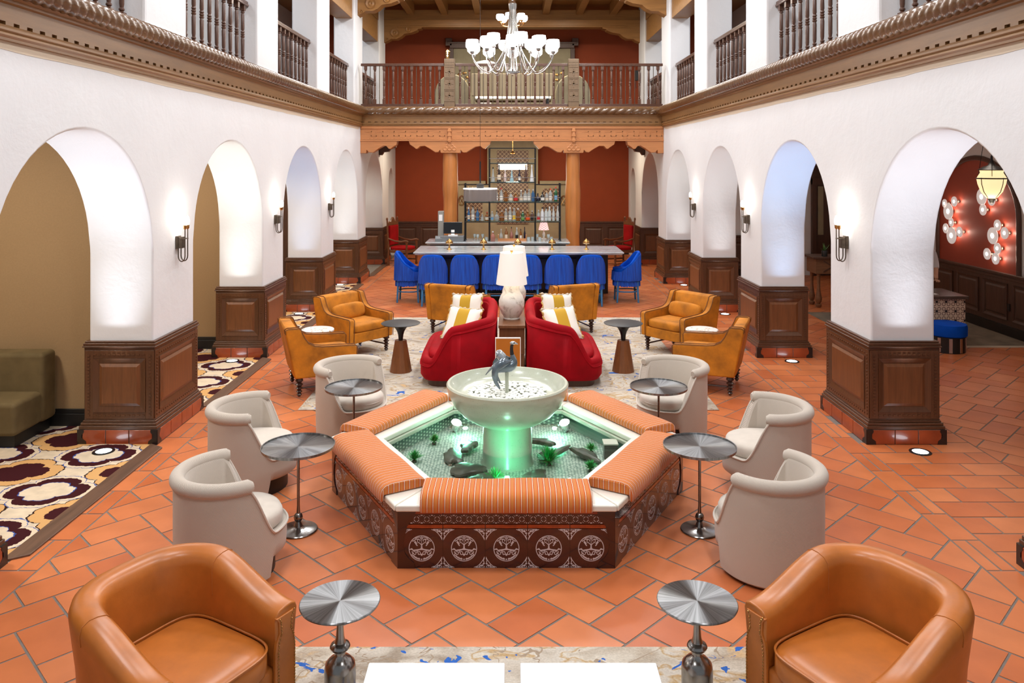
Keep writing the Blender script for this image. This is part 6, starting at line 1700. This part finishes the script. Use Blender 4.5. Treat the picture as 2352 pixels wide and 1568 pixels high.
# person behind the desk (mostly hidden by the pier)
M['skin'] = plain('skin', lin(206, 156, 128), .5, .04, 10); M['hair'] = plain('dark_hair', lin(30, 20, 18), .45, .2, 40); M['shirt'] = plain('white_shirt', lin(214, 212, 214), .8, .05, 9); M['trousers'] = plain('dark_trousers', lin(30, 30, 36), .8)
def skinned(name, verts, edges, radii, mat, parent, sub=2, root=0):
    me = bpy.data.meshes.new(name); me.from_pydata(verts, edges, []); me.materials.append(mat)
    o = bpy.data.objects.new(name, me); COL.objects.link(o); o.parent = parent
    md = o.modifiers.new('skin', 'SKIN'); md.use_smooth_shade = True
    sv = me.skin_vertices[0].data if me.skin_vertices else None
    if sv is None:
        me.attributes
    for i, r in enumerate(radii): me.skin_vertices[0].data[i].radius = r if isinstance(r, tuple) else (r, r)
    me.skin_vertices[0].data[root].use_root = True
    md2 = o.modifiers.new('sub', 'SUBSURF'); md2.levels = sub; md2.render_levels = sub; return o
def person():
    t = thing('person', 'person in white shirt standing behind the reception desk, half hidden by the pier', 'person', (7.07, 13.62, .004), -PI / 2 - .25)   # front = +x
    V = [(0, 0, .95), (0, 0, 1.12), (0.01, 0, 1.30), (0, 0, 1.42), (.01, 0, 1.50), (.03, 0, 1.57), (.035, 0, 1.66), (.02, 0, 1.73),
         (0, .19, 1.40), (.03, .26, 1.14), (.20, .22, .96), (.27, .21, .92),
         (0, -.19, 1.40), (.03, -.26, 1.14), (.20, -.22, .96), (.27, -.21, .92),
         (0, .1, .90), (.01, .11, .50), (0, .11, .09), (0, -.1, .90), (.01, -.11, .50), (0, -.11, .09), (.13, .12, .04), (.13, -.12, .04)]
    E = [(0, 1), (1, 2), (2, 3), (3, 4), (4, 5), (5, 6), (6, 7), (3, 8), (8, 9), (9, 10), (10, 11), (3, 12), (12, 13), (13, 14), (14, 15), (0, 16), (16, 17), (17, 18), (0, 19), (19, 20), (20, 21), (18, 22), (21, 23)]
    Rr = [(.15, .12), (.13, .105), (.15, .115), (.12, .09), .052, .085, .09, .06, .07, .048, .036, .03, .07, .048, .036, .03, .1, .065, .045, .1, .065, .045, .035, .035]
    b = skinned('body', V, E, Rr, M['skin'], t)
    sh = [(0, 0, 1.0), (0, 0, 1.14), (0.01, 0, 1.30), (0, 0, 1.41), (0, .19, 1.40), (.02, .25, 1.17), (.10, .245, 1.06), (0, -.19, 1.40), (.02, -.25, 1.17), (.10, -.245, 1.06)]
    skinned('shirt', sh, [(0, 1), (1, 2), (2, 3), (3, 4), (4, 5), (5, 6), (3, 7), (7, 8), (8, 9)], [(.168, .135), (.15, .12), (.166, .13), (.12, .1), .088, .068, .058, .088, .068, .058], M['shirt'], t)
    skinned('trousers', [(0, 0, .97), (0, .1, .88), (.01, .11, .5), (0, .11, .1), (0, -.1, .88), (.01, -.11, .5), (0, -.11, .1)], [(0, 1), (1, 2), (2, 3), (0, 4), (4, 5), (5, 6)], [(.165, .13), .115, .08, .07, .115, .08, .07], M['trousers'], t)
    g = MB(); g.ellip((-.015, 0, 1.685), (.108, .098, .098), 20, 14); g.tube([(-.05, 0, 1.66), (-.09, 0, 1.55), (-.1, 0, 1.42), (-.09, 0, 1.34)], [.08, .085, .07, .02], 12); obj('hair', g, M['hair'], t)
    g = MB()
    for s in (-1, 1): g.ellip((.115, s * .033, 1.635), (.008, .013, .007), 8, 6)
    obj('eyes', g, M['hair'], t); g = MB(); g.tube([(.115, 0, 1.64), (.135, 0, 1.605), (.118, 0, 1.595)], [.007, .014, .008], 8); obj('nose', g, M['skin'], t)
    g = MB(); g.ellip((.112, 0, 1.572), (.008, .024, .006), 10, 6); obj('mouth', g, plain('lips', lin(170, 90, 84), .5), t)
    for s in (-1, 1):
        g = MB(); g.ellip((.31, s * .205, .905), (.045, .035, .014), 12, 8)
        for k in range(4): g.tube([(.34, s * (.182 + k * .016), .908), (.385 - .006 * abs(k - 1.5), s * (.18 + k * .017), .905), (.405 - .01 * abs(k - 1.5), s * (.18 + k * .017), .885)], [.009, .008, .006], 7)
        g.tube([(.295, s * .18, .908), (.325, s * .155, .904), (.35, s * .15, .895)], [.011, .009, .007], 7); obj('hand', g, M['skin'], t)
    return t
person()
# console, plant, door seen through the second right arch
t = thing('hall_console', 'oak console table with turned legs seen through the second right arch', 'table', (6.55, 15.9, 0))
M['hall_oak'] = wood('hall_oak', lin(126, 88, 60), .45, 'x', .25, 1, .1)
g = MB(); g.bx(-.55, .75, -.3, .3, .98, 1.02); obj('top', g, M['wood_walnut'], t, bevel=.008); g = MB(); g.bx(-.48, .7, -.25, .25, .68, .98); obj('apron', g, M['hall_oak'], t, bevel=.006)
g = MB()
for sg in (-1, 1): g.box((-.15, -.255, .83), (.42, .012, .02), Matrix.Translation((-.15, 0, .83)) @ Matrix.Rotation(sg * .55, 4, 'Y') @ Matrix.Translation((.15, 0, -.83)))
obj('carved_cross', g, M['wood_walnut'], t)
for sx in (-.4, .62):
    for sy in (-.18, .18): g = MB(); g.lathe([(.04, 0), (.06, .03), (.06, .06), (.03, .08), (.055, .12), (.065, .18), (.045, .28), (.03, .42), (.035, .66), (.05, .7)], 16, (sx, sy, 0)); obj('leg', g, M['hall_oak'], t)
t = thing('potted_plant', 'small spiky green plant in a dark glass pot on the hall console', 'plant', (6.28, 15.75, 1.02))
g = MB(); g.lathe([(.055, 0), (.06, .1), (.055, .12), (.05, .12), (.048, .06), (.001, .06)], 16); obj('pot', g, plain('dark_glass_pot', (.03, .03, .03), .15), t)
g = MB(); rr = random.Random(5)
for k in range(14):
    a = rr.random() * 6.28; e_ = rr.uniform(.5, 1.3); L = rr.uniform(.12, .2); d = Vector((math.cos(a) * math.cos(e_), math.sin(a) * math.cos(e_), math.sin(e_))) * L; sd = Vector((-math.sin(a), math.cos(a), 0)) * .014
    b0 = Vector((0, 0, .1)); g.add([tuple(b0), tuple(b0 + d * .4 + sd), tuple(b0 + d), tuple(b0 + d * .4 - sd)], [(0, 1, 2, 3)])
obj('leaves', g, plain('succulent_green', lin(96, 140, 76), .5), t)
t = thing('hall_lamp', 'small white shaded lamp on the hall console by the dark door', 'lamp', (6.72, 15.85, 1.02))
g = MB(); g.lathe([(.08, 0), (.08, .02), (.02, .03), (.015, .3)], 16); obj('base', g, M['clouded'], t); g = MB(); g.lathe([(.13, .28), (.11, .5), (.105, .5), (.125, .28)], 24, closed=True); obj('shade', g, M['shade'], t)
t = thing('door_1', 'dark timber door with pale glass strip in the right aisle', 'door', (8.04, 20.2, 0), kind='structure')
g = MB(); g.bx(-.28, .29, 0, .1, 0, 3.0); obj('door_leaf', g, M['wood_walnut'], t)
for sx in (-.32, .2): g = MB(); g.bx(sx, sx + .1, -.06, .1, 0, 3.1); obj('jamb', g, M['wood_walnut'], t)
g = MB(); g.bx(-.32, .3, -.08, .1, 2.35, 2.5); obj('transom', g, M['wood_walnut'], t); g = MB(); g.bx(-.16, -.02, -.02, 0, 1.05, 2.3); obj('glass_strip', g, M['stone'], t)
g = MB(); g.bx(4.38, 8.34, 20.25, 20.4, 0, 3.72); struct('wall_aisle_end', g, M['plaster_plain'], 'pale end wall of the right aisle behind the dark door')
wainscot('trim_15', face_M((4.38, 20.25, 0), (1, 0, 0), (0, -1, 0)), 2.4, 'dark oak wainscot on the end wall of the right aisle', 4, M['wood_walnut'], M['wood_walnut'])
